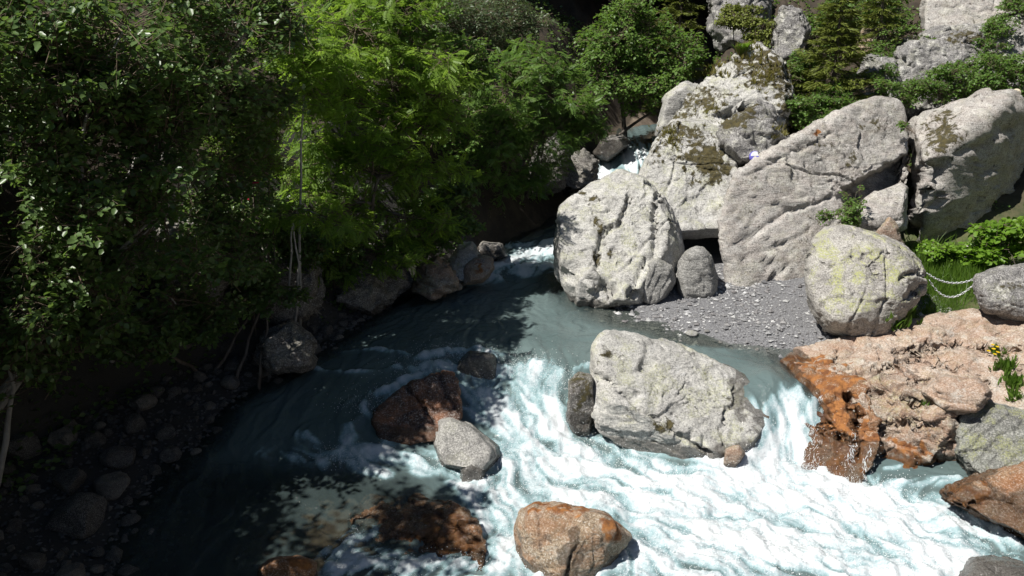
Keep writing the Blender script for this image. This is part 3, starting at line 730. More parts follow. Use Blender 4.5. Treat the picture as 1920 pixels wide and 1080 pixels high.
rock('rock', 'grey-green streaked rock with pale lichen at the right edge', [(1786, 800, 10.9), (1800, 763, 11.2), (1850, 750, 11.4), (1920, 763, 11.4), (2000, 780, 11.2), (2000, 870, 10.5), (1880, 900, 10.2), (1820, 895, 10.3), (1793, 850, 10.6)], 10.9, .75, .8, M['schist'], n=7, seed=66, chops=4,
     facets=[(-.2, -.55, .8, 1890, 800), (-.65, -.7, -.1, 1830, 850)], strata=.035, sdir=(.5, -.1, -.8), sfreq=9)
rock('rock', 'glossy orange-brown wet rock at the lower right edge', [(1760, 928, 9.8), (1830, 893, 10.1), (1920, 858, 10.4), (2010, 860, 10.4), (2010, 1030, 9.0), (1930, 1015, 9.0), (1840, 970, 9.4)], 9.8, .7, .7, M['orange_wet'], n=7, seed=67, chops=4, facets=[(-.3, -.55, .78, 1870, 925)],
     cracks=[([(1800, 940), (1870, 935), (1930, 960)], 4, .06), ([(1850, 900), (1880, 935)], 4, .05)], wetz=.45, mid=.05, patches=[(1800, 925, 50, 24, 'rust', .8)])
rock('rock', 'dark grey smooth rock in the bottom right corner', [(1793, 1070, 8.6), (1815, 1038, 8.8), (1870, 1036, 8.9), (1950, 1060, 8.7), (1980, 1150, 8.0), (1800, 1150, 7.9)], 8.5, .45, .5, M['granite_wet'], n=6, seed=68, wetz=.3, soft=9, chops=2)
# ---- upstream, left bank and slope rocks
rock('rock', 'pale rock ledge on the left bank at the pool inlet', [(838, 495, 16.4), (858, 460, 16.8), (885, 453, 16.9), (902, 480, 16.6), (892, 530, 16.0), (845, 535, 15.9)], 16.4, .5, .6, M['granite'], n=6, seed=71, wetz=.8, strata=.04)
rock('rock', 'ochre-stained rock at the water edge of the left bank', [(862, 500, 16.1), (890, 480, 16.3), (905, 478, 16.3), (924, 484, 16.2), (928, 505, 16.0), (905, 530, 15.7), (868, 535, 15.6)], 16.0, .35, .4, M['bedrock_grey'], n=6, seed=72, wetz=.84, patches=[(895, 500, 16, 14, 'rust', .55)])
rock('rock', 'flat sunlit grey rocks low on the left bank under the rowan', [(773, 545, 15.4), (785, 498, 15.8), (820, 478, 16.0), (850, 503, 15.8), (862, 540, 15.3), (810, 562, 15.0)], 15.5, .5, .6, M['bedrock_grey'], n=6, seed=73, facet=.8, wetz=.82, strata=.05, mid=.05)
rock('rock', 'dark rounded rock awash under the trees at the pool inlet', [(885, 480), (905, 452), (940, 456), (952, 480), (910, 498)], 17.6, .4, .4, M['bank_rock'], n=5, seed=74, wetz=1.2)
rock('rock', 'dark wet rock left of the upper cascade', [(1040, 340, 22.3), (1050, 300, 22.6), (1095, 278, 22.8), (1122, 300, 22.8), (1118, 350, 22.3), (1060, 365, 22)], 22.5, .8, .9, M['bank_rock'], n=6, seed=75, wetz=1.6, strata=.06)
rock('rock', 'dark rock face under the trees left of the upper cascade', [(985, 330, 21.6), (1005, 275, 22.2), (1050, 250, 22.6), (1070, 290, 22.4), (1060, 360, 21.5), (1000, 370, 21.3)], 22, .8, .9, M['bank_rock'], n=6, seed=76, strata=.06)
rock('rock', 'shadowy rock beside the head of the upper cascade', [(1110, 290), (1130, 258), (1170, 250), (1182, 270), (1140, 305)], 24.6, .6, .7, M['bank_rock'], n=5, seed=77, wetz=2.4)
rock('rock', 'pale rock showing behind the trees left of the peaked rock', [(1225, 260), (1245, 180), (1285, 150), (1315, 160), (1318, 260)], 23.2, .7, .8, M['granite'], n=5, seed=78)
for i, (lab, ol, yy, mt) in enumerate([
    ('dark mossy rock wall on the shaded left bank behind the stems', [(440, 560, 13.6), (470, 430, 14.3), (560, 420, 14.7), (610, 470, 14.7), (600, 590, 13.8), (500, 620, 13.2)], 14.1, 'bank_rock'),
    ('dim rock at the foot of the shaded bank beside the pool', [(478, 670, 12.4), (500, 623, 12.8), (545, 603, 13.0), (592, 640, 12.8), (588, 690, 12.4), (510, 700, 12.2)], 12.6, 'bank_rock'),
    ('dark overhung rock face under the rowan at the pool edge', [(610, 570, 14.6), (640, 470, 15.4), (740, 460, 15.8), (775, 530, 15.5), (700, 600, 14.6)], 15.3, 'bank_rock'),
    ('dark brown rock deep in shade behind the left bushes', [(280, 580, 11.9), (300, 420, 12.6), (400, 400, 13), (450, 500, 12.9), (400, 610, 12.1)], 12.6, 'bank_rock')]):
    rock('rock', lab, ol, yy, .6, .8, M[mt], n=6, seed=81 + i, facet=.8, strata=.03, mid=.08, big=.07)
rock('cliff', 'grey angular block on the slope left of the small spruce', [(1446, 100, 22.8), (1453, 40, 23.2), (1466, 10, 23.4), (1502, 20, 23.4), (1518, 60, 23), (1505, 120, 22.5), (1465, 130, 22.3)], 22.9, .7, .8, M['granite_dark'], n=6, seed=91, facet=.8, chops=3, facets=[(-.2, -.85, .5, 1480, 55), (.2, -.6, -.75, 1480, 95)], cat='rock', mid=.05)
rock('cliff', 'sunlit rock face at the top edge above the peaked rock', [(1328, 60, 25.4), (1328, -50, 26.4), (1420, -50, 26.4), (1447, 10, 26), (1430, 90, 25), (1360, 100, 24.9)], 25.6, .9, 1.2, M['granite_dark'], n=6, seed=92, facet=.8, mid=.09, cat='rock')
rock('cliff', 'broad smooth sunlit cliff slab at the top right corner', [(1724, 30, 24.4), (1738, -50, 25.4), (1885, -60, 25.4), (1900, 10, 24.8), (1880, 60, 24), (1790, 80, 23.6), (1733, 85, 23.6)], 24.5, 1.2, 1.5, M['granite_slab'], n=6, seed=94, chops=3, cat='rock', facets=[((1740, 60, 23.4), (1790, -40, 24.5), (1880, 40, 23.6))])
rock('cliff', 'dark lichen-crusted cliff below the smooth slab at the top right', [(1670, 110, 22.2), (1690, 73, 22.8), (1760, 53, 23.2), (1840, 48, 23.2), (1875, 100, 22.6), (1870, 210, 21.4), (1690, 220, 21.2)], 22.2, .9, 1.3, M['granite_dark'], n=7, seed=95, facet=.8, mid=.10, chops=3, cat='rock', facets=[(-.1, -.85, .5, 1770, 130), (0, -.7, -.7, 1720, 185)], patches=[(1820, 70, 40, 14, 'moss', .8)])
rock('cliff', 'dark cliff at the far right edge behind the block', [(1848, 90, 22.8), (1880, 30, 23.4), (1940, 0, 23.6), (2020, 20, 23.4), (2020, 210, 21.8), (1900, 230, 21.4)], 22.4, .9, 1.3, M['granite_dark'], n=6, seed=96, facet=.8, mid=.10, cat='rock')
rock('rock', 'flat pale rock half hidden in the shrubs below the small spruce', [(1530, 190, 20.6), (1560, 156, 21), (1605, 142, 21.2), (1614, 155, 21), (1600, 200, 20.4), (1545, 215, 20.2)], 20.7, .4, .6, M['granite'], n=5, seed=97, patches=[(1590, 150, 16, 6, 'moss', .6)])
rock('rock', 'reddish grey rock among the shrubs right of the small spruce', [(1606, 80, 23), (1620, 53, 23.4), (1680, 56, 23.4), (1697, 90, 23), (1660, 130, 22.5), (1612, 115, 22.6)], 23, .5, .7, M['bedrock_grey'], n=5, seed=98, mid=.08)
rock('rock', 'dark grey rock low among the shrubs behind the slab', [(1598, 170, 21.3), (1620, 103, 22), (1680, 103, 22), (1702, 200, 21), (1640, 220, 20.7)], 21.5, .5, .7, M['granite_dark'], n=6, seed=99, mid=.08)
# ------------------------------------------------------------------ the stream
# foam: strokes laid where the water breaks  (pixels of the photo, half width in m, strength)
FOAM = [
    ([(1040, 470), (980, 490), (930, 505)], .50, 1.0), ([(1040, 500), (940, 520), (880, 530)], .30, .65), ([(1045, 455), (960, 462)], .25, .6),
    ([(780, 672), (830, 662), (900, 655), (960, 672)], .10, .75), ([(790, 690), (850, 690), (920, 690)], .16, .7),
    ([(900, 690), (960, 700), (1000, 690)], .22, .85), ([(1000, 690), (985, 740), (1010, 800)], .28, .88), ([(900, 740), (960, 780), (1000, 840)], .34, .80),
    ([(880, 760), (930, 800), (975, 860)], .14, .55), ([(1050, 700), (1040, 760), (1060, 830)], .20, .95),
    ([(1075, 690), (1110, 690)], .10, .6),
    ([(1060, 850), (1150, 850), (1250, 895)], .28, .85), ([(960, 870), (1050, 880), (1200, 920)], .45, .80),
    ([(1250, 910), (1400, 910), (1520, 890)], .40, .82), ([(1440, 860), (1500, 900), (1600, 930)], .40, .82),
    ([(1000, 930), (1250, 960), (1500, 970), (1700, 990)], .60, .84), ([(1200, 1040), (1500, 1040), (1800, 1060)], .70, .86), ([(1500, 930), (1650, 940), (1750, 970), (1880, 1010)], .35, .88),
    ([(1250, 1150), (1700, 1150)], 1.0, .82), ([(900, 900), (930, 960), (960, 1040), (1000, 1080)], .30, .80), ([(870, 930), (930, 930)], .18, .9),
    ([(930, 1060), (760, 1065), (620, 1070)], .16, .85), ([(620, 1040), (680, 1010), (640, 1075)], .18, .7), ([(760, 1120), (1000, 1150)], .5, .8),
    ([(1490, 745), (1480, 800), (1480, 860)], .20, 1.1), ([(1530, 750), (1500, 800), (1520, 860)], .10, .85), ([(1445, 770), (1450, 830)], .10, .7),
    ([(700, 740), (740, 720), (790, 700)], .10, .75), ([(690, 760), (660, 800), (640, 850)], .12, .6), ([(640, 860), (730, 850), (860, 890)], .20, .72),
    ([(550, 860), (640, 870), (720, 890)], .14, .6), ([(590, 690), (680, 700), (750, 690)], .08, .45), ([(560, 820), (620, 850)], .1, .5),
    ([(640, 660), (700, 655), (760, 665)], .06, .45), ([(480, 850), (560, 850)], .1, .35),
    ([(1110, 345), (1150, 320), (1200, 295)], .7, 1.25), ([(1170, 300), (1220, 278)], .8, 1.2), ([(1190, 270), (1240, 262)], .5, .6),
    ([(1630, 920), (1700, 905), (1790, 900)], .10, .6), ([(1660, 880), (1740, 870)], .05, .3), ([(1090, 565), (1070, 545)], .08, .55),
    ([(1560, 920), (1650, 930)], .25, 1.0), ([(1320, 870), (1420, 860)], .2, .9),
]
FLOW = [((1000, 470), (-1, -1.5)), ((920, 560), (-.2, -1)), ((850, 620), (-.1, -1)), ((1000, 620), (0, -1)), ((700, 640), (-.5, -1)), ((1050, 690), (-.2, -1)),
        ((1180, 640), (-1, -.3)), ((1350, 690), (.5, -.6)), ((1480, 740), (0, -1)), ((1480, 830), (0, -1)), ((850, 700), (.6, -1)), ((960, 760), (.25, -1)),
        ((980, 850), (.6, -1)), ((1100, 880), (1, -.5)), ((1300, 930), (1, -.4)), ((1550, 950), (1, -.5)), ((1800, 1030), (1, -.6)), ((1000, 960), (.3, -1)),
        ((960, 1050), (-.4, -1)), ((700, 1050), (-.8, -.6)), ((600, 760), (-.4, -1)), ((560, 850), (.5, -1)), ((760, 870), (1, -.3)), ((650, 870), (1, -.4)), ((500, 950), (.2, -1)),
        ((1160, 310), (-.6, -1)), ((1200, 285), (-.7, -1)), ((1740, 880), (-1, -.2)), ((1400, 1060), (1, -.7)), ((400, 1000), (.2, -1))]
GS = 0.02
wx0, wx1, wy0, wy1 = -6.2, 8.2, 5.6, 28.0
ux = np.arange(wx0, wx1, GS); uy = np.arange(wy0, 20.0, GS)
CX = np.arange(wx0, wx1 + .1, .1); CY = np.arange(wy0, wy1 + .1, .1)
CXX, CYY = np.meshgrid(CX, CY)
fl = np.array([[*onwater(*a)[:2], *b] for a, b in FLOW])
d2 = (CXX[..., None] - fl[:, 0]) ** 2 + (CYY[..., None] - fl[:, 1]) ** 2
wgt = 1 / (d2 + .08) ** 1.8
FU = (wgt * fl[:, 2]).sum(-1) / wgt.sum(-1); FV = (wgt * fl[:, 3]).sum(-1) / wgt.sum(-1)
nn = np.sqrt(FU ** 2 + FV ** 2) + 1e-6; FU /= nn; FV /= nn

def bil(A, x0, y0, st, x, y):
    fx = np.clip((x - x0) / st, 0, A.shape[1] - 1.001); fy = np.clip((y - y0) / st, 0, A.shape[0] - 1.001)
    i = fx.astype(np.int32); j = fy.astype(np.int32); a = fx - i; b = fy - j
    return (A[j, i] * (1 - a) + A[j, i + 1] * a) * (1 - b) + (A[j + 1, i] * (1 - a) + A[j + 1, i + 1] * a) * b

def blur(A, n):
    for k in range(n):
        A = (A + np.roll(A, 1, 0) + np.roll(A, -1, 0)) / 3; A = (A + np.roll(A, 1, 1) + np.roll(A, -1, 1)) / 3
    return A

UX, UY = np.meshgrid(ux, uy)
U0 = bil(FU, wx0, wy0, .1, UX, UY); V0 = bil(FV, wx0, wy0, .1, UX, UY)
# wobble the flow so that streaks curl
PQ = np.stack([UX.ravel(), UY.ravel(), UX.ravel() * 0], 1)
wob = (pnoise(PQ * 1.6, 31) * 1.1 + pnoise(PQ * 4.1, 32) * .8).reshape(UX.shape)
cw, sw = np.cos(wob), np.sin(wob)
U0, V0 = U0 * cw - V0 * sw, U0 * sw + V0 * cw
def lic(A, steps):
    acc = A.copy(); cnt = 1
    for sgn in (1, -1):
        x = UX.copy(); y = UY.copy()
        for k in range(steps):
            i = np.clip(((x - wx0) / GS).astype(np.int32), 0, len(ux) - 1); j = np.clip(((y - wy0) / GS).astype(np.int32), 0, len(uy) - 1)
            x += sgn * GS * U0[j, i]; y += sgn * GS * V0[j, i]
            i = np.clip(((x - wx0) / GS).astype(np.int32), 0, len(ux) - 1); j = np.clip(((y - wy0) / GS).astype(np.int32), 0, len(uy) - 1)
            acc += A[j, i]; cnt += 1
    A = acc / cnt
    return (A - A.mean()) / A.std()
L1 = lic(blur(RNG.normal(size=UX.shape), 1), 24)      # fine streaks
L2 = lic(blur(RNG.normal(size=UX.shape), 8), 26)      # broad tongues
wxs = np.arange(wx0, wx1, .022)
wys = [wy0]
while wys[-1] < wy1: wys.append(wys[-1] + max(.018, .00024 * wys[-1] ** 2))
wys = np.array(wys)
WX, WY = np.meshgrid(wxs, wys)
WZ0 = zw(CXX, CYY)
WZ = bil(WZ0, wx0, wy0, .1, WX, WY)
fm = np.zeros_like(WX); fm_broad = np.zeros_like(WX)
wobx = WX + .10 * bil(pnoise(np.stack([CXX.ravel() * 3, CYY.ravel() * 3, CXX.ravel() * 0], 1), 41).reshape(CXX.shape), wx0, wy0, .1, WX, WY)
woby = WY + .10 * bil(pnoise(np.stack([CXX.ravel() * 3, CYY.ravel() * 3, CXX.ravel() * 0 + 9], 1), 42).reshape(CXX.shape), wx0, wy0, .1, WX, WY)
for pts, hw, val in FOAM:
    W = [onwater(*p)[:2] for p in pts]
    best = np.full_like(WX, 1e9)
    for a, b in zip(W[:-1], W[1:]):
        ab = b - a
        tt = np.clip(((wobx - a[0]) * ab[0] + (woby - a[1]) * ab[1]) / (ab @ ab + 1e-9), 0, 1)
        best = np.minimum(best, np.hypot(wobx - a[0] - tt * ab[0], woby - a[1] - tt * ab[1]))
    g = val * np.exp(-(best / hw) ** 2 * 1.1)
    fm = np.maximum(fm, g) + .25 * np.minimum(fm, g)
# collars of foam where the fast water meets rock
from mathutils.bvhtree import BVHTree
bv = []; bf = []; bn = 0
for ob in ROCKS:
    c_ = np.empty(len(ob.data.vertices) * 3, np.float32); ob.data.vertices.foreach_get('co', c_); c_ = c_.reshape(-1, 3) + np.array(ob.location)
    f_ = np.empty(len(ob.data.loops), np.int32); ob.data.loops.foreach_get('vertex_index', f_); f_ = f_.reshape(-1, 3)
    if len(f_) > 30000:      # every fourth face is plenty for distances
        f_ = f_[::4]
    bv.append(c_); bf.append(f_ + bn); bn += len(c_)
tree_ = BVHTree.FromPolygons(np.concatenate(bv).tolist(), np.concatenate(bf).tolist())
kx = np.arange(-5.0, 6.4, .05); ky = np.arange(7.8, 13.8, .05)
KX, KY = np.meshgrid(kx, ky); KZ = bil(WZ0, wx0, wy0, .1, KX, KY)
KD = np.array([(tree_.find_nearest(Vector((a, b, c)), .4)[3] or .4) for a, b, c in zip(KX.ravel(), KY.ravel(), KZ.ravel())]).reshape(KX.shape)
rd_ = np.where((WX > -5.0) & (WX < 6.3) & (WY > 7.8) & (WY < 13.7), bil(KD, -5.0, 7.8, .05, WX, WY), .4)
fast = np.clip(blur(fm, 30) * 2.2, 0, 1)
fm = np.maximum(fm, .72 * np.exp(-(rd_ / .075) ** 2) * fast)
fm = np.clip(fm, 0, 1.25)
l1 = bil(L1, wx0, wy0, GS, WX, WY); l2 = bil(L2, wx0, wy0, GS, WX, WY)
PW = np.stack([WX.ravel(), WY.ravel(), WX.ravel() * 0], 1)
n_big = fbm(PW * 1.7, 3, 51, ridged=True).reshape(WX.shape)
n_mid = fbm(PW * np.array([5, 5, 1]), 4, 52).reshape(WX.shape)
n_fin = fbm(PW * np.array([16, 16, 1]), 3, 53).reshape(WX.shape)
foam = np.clip(fm * .98 - .10 + (l1 * .19 + l2 * .20 + n_mid * .26 + n_fin * .16) * sstep(.03, .35, fm), 0, 1.2)
foam = np.maximum(foam, np.clip(.10 * l2 + .08 * l1 - .22, 0, .3) * sstep(13.5, 9, WY) * .5)
k = np.clip(fm, 0, 1)
WZ = WZ + k * (.105 * n_big + .075 * n_mid + .004 * l1 + .014 * l2 + .028 * np.abs(n_fin)) + (1 - k) * (.006 * n_mid + .004 * l1 + .010 * l2 + .003 * n_fin)
dist_l = WX - xL(WY); dist_r = xR(WY) - WX
clear = np.maximum(sstep(.55, .0, dist_l), sstep(.9, .05, dist_r) * sstep(10.2, 11, WY)) 
clear = np.maximum(clear, .85 * sstep(-.6, -1.6, WX) * sstep(10.8, 10.0, WY)) * (1 - np.clip(foam, 0, 1))
WF = grid_faces(len(wys), len(wxs))
keep = ((dist_l > -.5) & (dist_r > -.6)).ravel()
WF = WF[keep[WF].all(1)]
used = np.unique(WF); remap = -np.ones(WX.size, np.int64); remap[used] = np.arange(len(used))
def mat_water():
    t = NT('glacial_water')
    co = t.n('ShaderNodeTexCoord').outputs['Object']
    f = t.attr('foam')
    fine = t.noise(co, 42, 6, 0.75)
    mid = t.noise(co, 13, 6, 0.7, 0.6)
    fx = t.math('ADD', f, t.math('ADD', t.math('MULTIPLY', t.math('SUBTRACT', fine, 0.5), 0.75), t.math('MULTIPLY', t.math('SUBTRACT', mid, 0.5), 0.5)))
    ff = t.ramp(fx, 0.18, 0.66)
    nb = t.bump(t.noise(co, 9, 7, 0.62, 0.7), 0.5, 0.045)
    wc = t.mix(t.ramp(t.noise(co, 0.8, 3), 0.3, 0.7), (0.085, 0.122, 0.122), (0.12, 0.162, 0.160))
    wc = t.mix(t.ramp(f, 0.0, 0.5), wc, (0.22, 0.33, 0.345))
    wb = t.n('ShaderNodeBsdfPrincipled', {'Base Color': wc, 'Roughness': 0.07, 'IOR': 1.33, 'Normal': nb})
    gl = t.n('ShaderNodeBsdfGlossy', {'Color': (1, 1, 1, 1), 'Roughness': 0.06, 'Normal': nb})
    tr = t.n('ShaderNodeBsdfTransparent', {'Color': (0.60, 0.62, 0.57, 1)})
    fr = t.n('ShaderNodeFresnel', {'IOR': 1.33, 'Normal': nb})
    cl = t.n('ShaderNodeMixShader', {0: fr.outputs[0], 1: tr.outputs[0], 2: gl.outputs[0]})
    w = t.n('ShaderNodeMixShader', {0: t.math('MULTIPLY', t.attr('clear'), 0.85), 1: wb.outputs[0], 2: cl.outputs[0]})
    fb = t.bump(t.math('ADD', t.math('MULTIPLY', mid, 1.3), fine), 0.5, 0.035)
    fc = t.mix(t.ramp(fx, 0.25, 1.1), (0.27, 0.39, 0.42), (0.64, 0.675, 0.69))
    fo = t.n('ShaderNodeBsdfPrincipled', {'Base Color': fc, 'Roughness': 0.35, 'Normal': fb})
    return t.done(t.n('ShaderNodeMixShader', {0: ff, 1: w.outputs[0], 2: fo.outputs[0]}))
M['water'] = mat_water()
WV = np.stack([WX, WY, WZ], -1).reshape(-1, 3)
me = mk_mesh('stream', WV[used], remap[WF], {'foam': foam.ravel()[used], 'clear': clear.ravel()[used]})
link('stream', me, M['water'], kind='structure')

# flying drops above the broken water
cand = np.where((fm.ravel() > .55) & keep & (WY.ravel() < 17))[0]
pw = fm.ravel()[cand] ** 2 * np.gradient(wys)[np.clip(cand // len(wxs), 0, len(wys) - 1)]
pick = RNG.choice(cand, 22000, p=pw / pw.sum())
DP = WV[pick] + np.stack([RNG.normal(0, .02, 22000), RNG.normal(0, .02, 22000), np.abs(RNG.exponential(.035, 22000))], 1)
SPL = [(790, 690, .3), (830, 665, .2), (940, 690, .35), (1000, 690, .3), (1060, 720, .25), (1480, 800, .35), (1500, 860, .4), (1590, 870, .35), (690, 760, .25), (1620, 800, .3), (1250, 890, .35), (640, 860, .2), (1130, 830, .3), (1700, 930, .3), (960, 860, .3)]
for a, b, s in SPL:
    c = onwater(a, b); k = 420
    q = RNG.normal(0, 1, (k, 3)) * np.array([s, s * .7, 0]) + c
    q[:, 2] += np.abs(RNG.exponential(.07, k)); DP = np.concatenate([DP, q])
oV = np.array([[1, 0, 0], [-1, 0, 0], [0, 1, 0], [0, -1, 0], [0, 0, 1], [0, 0, -1]], float)
oF = np.array([[0, 2, 4], [2, 1, 4], [1, 3, 4], [3, 0, 4], [2, 0, 5], [1, 2, 5], [3, 1, 5], [0, 3, 5]])
sz = RNG.uniform(.002, .0065, len(DP))
DV = (DP[:, None, :] + oV[None] * sz[:, None, None]).reshape(-1, 3)
DF = (oF[None] + 6 * np.arange(len(DP))[:, None, None]).reshape(-1, 3)
M['drops'] = mat_plain('water_drops', (0.8, 0.83, 0.84), (0.85, 0.87, 0.88), 5, 0.25, 0)
link('spray', mk_mesh('spray', DV, DF), M['drops'], kind='stuff', label='white water drops thrown up above the rapids', category='spray')

# ================================================================== VEGETATION
def norm(a): return a / (np.linalg.norm(a, axis=-1, keepdims=True) + 1e-9)

def tmpl_rowan():
    V = []; F = []
    def leaflet(b, d, L, w):
        d = np.array(d) / np.hypot(*d[:2]); n_ = np.array([-d[1], d[0], 0]); k = len(V)
        b = np.array(b)
        V.extend([b, b + d * L * .45 + n_ * w + [0, 0, .02], b + d * L + [0, 0, -.05], b + d * L * .45 - n_ * w + [0, 0, .02]])
        F.append([k, k + 3, k + 2, k + 1])
    for i in range(6):
        t = .2 + .13 * i
        for s in (-1, 1): leaflet([t, 0, -.18 * t * t], [.45, s, 0], .34 - .02 * abs(i - 2), .065)
    leaflet([.95, 0, -.17], [1, .05, 0], .3, .07)
    return np.array(V, float), np.array(F)
LT = {
    'broad': (np.array([[0, 0, 0], [.4, .36, .08], [.8, .25, .05], [1, 0, -.08], [.8, -.25, .05], [.4, -.36, .08]], float), np.array([[0, 3, 2, 1], [0, 5, 4, 3]])),
    'narrow': (np.array([[0, 0, 0], [.5, .17, .03], [1, 0, -.08], [.5, -.17, .03]], float), np.array([[0, 3, 2, 1]])),
    'needle': (np.array([[0, 0, 0], [.35, .10, .01], [1, 0, -.03], [.35, -.10, .01]], float), np.array([[0, 3, 2, 1]])),
    'blade': (np.array([[0, .02, 0], [0, -.02, 0], [.6, -.015, .0], [.6, .015, 0], [1, 0, -.12]], float), np.array([[0, 1, 2, 3]])),
    'rowan': tmpl_rowan(),
}
def place(kind, pos, xd, up, size, var=None, seed=0):
    T, F = LT[kind]
    n = len(pos)
    xd = norm(xd); yd = norm(np.cross(up, xd)); zd = np.cross(xd, yd)
    s = np.broadcast_to(np.asarray(size, float), (n,))[:, None, None]
    V = pos[:, None, :] + s * (T[None, :, 0:1] * xd[:, None] + T[None, :, 1:2] * yd[:, None] + T[None, :, 2:3] * zd[:, None])
    FF = F[None] + len(T) * np.arange(n)[:, None, None]
    if var is None: var = np.random.default_rng(seed).uniform(0, .85, n)
    return V.reshape(-1, 3), FF.reshape(-1, F.shape[1]), np.repeat(var, len(F))

def prisms(A, Bp, ra, rb):
    """thin three-sided twigs from A to Bp"""
    d = norm(Bp - A); ref = np.where(np.abs(d[:, 2:3]) < .9, np.array([[0, 0, 1.]]), np.array([[1., 0, 0]]))
    x = norm(np.cross(d, ref)); y = np.cross(d, x); V = []
    for P, r in ((A, ra), (Bp, rb)):
        r = np.broadcast_to(r, (len(P),))[:, None]
        for k in range(3):
            a = 2 * math.pi * k / 3
            V.append(P + r * (math.cos(a) * x + math.sin(a) * y))
    V = np.stack(V, 1)
    F = np.array([[0, 1, 4, 3], [1, 2, 5, 4], [2, 0, 3, 5]])
    return V.reshape(-1, 3), (F[None] + 6 * np.arange(len(A))[:, None, None]).reshape(-1, 4)

def blob(px, py, Y, rpx, rpy, rd=None):
    c = at(px, py, Y); s = np.linalg.norm(c - [0, 0, CAM_H]) / FPX
    rx, rz = rpx * s, rpy * s
    return (*c, rx, rd or (rx + rz) / 2, rz)

def sample_blobs(blobs, n, rg, lo=.45, gap=-.12, gscale=1.6, seed=0):
    Bv = np.array(blobs); w = (Bv[:, 3] * Bv[:, 4] * Bv[:, 5]) ** .75; w /= w.sum()
    P = []; Dn = []; tot = 0
    while tot < n:
        k = rg.choice(len(Bv), n * 2, p=w)
        d = norm(rg.normal(size=(n * 2, 3))); rho = lo + (1 - lo) * rg.uniform(0, 1, n * 2) ** .6
        p = Bv[k, :3] + d * Bv[k, 3:] * rho[:, None]
        ok = fbm(p * gscale, 2, seed) > gap - .25 * (rho < .7)
        P.append(p[ok]); Dn.append(norm(d[ok] * Bv[k, 3:][ok])); tot += ok.sum()
    return np.concatenate(P)[:n], np.concatenate(Dn)[:n]

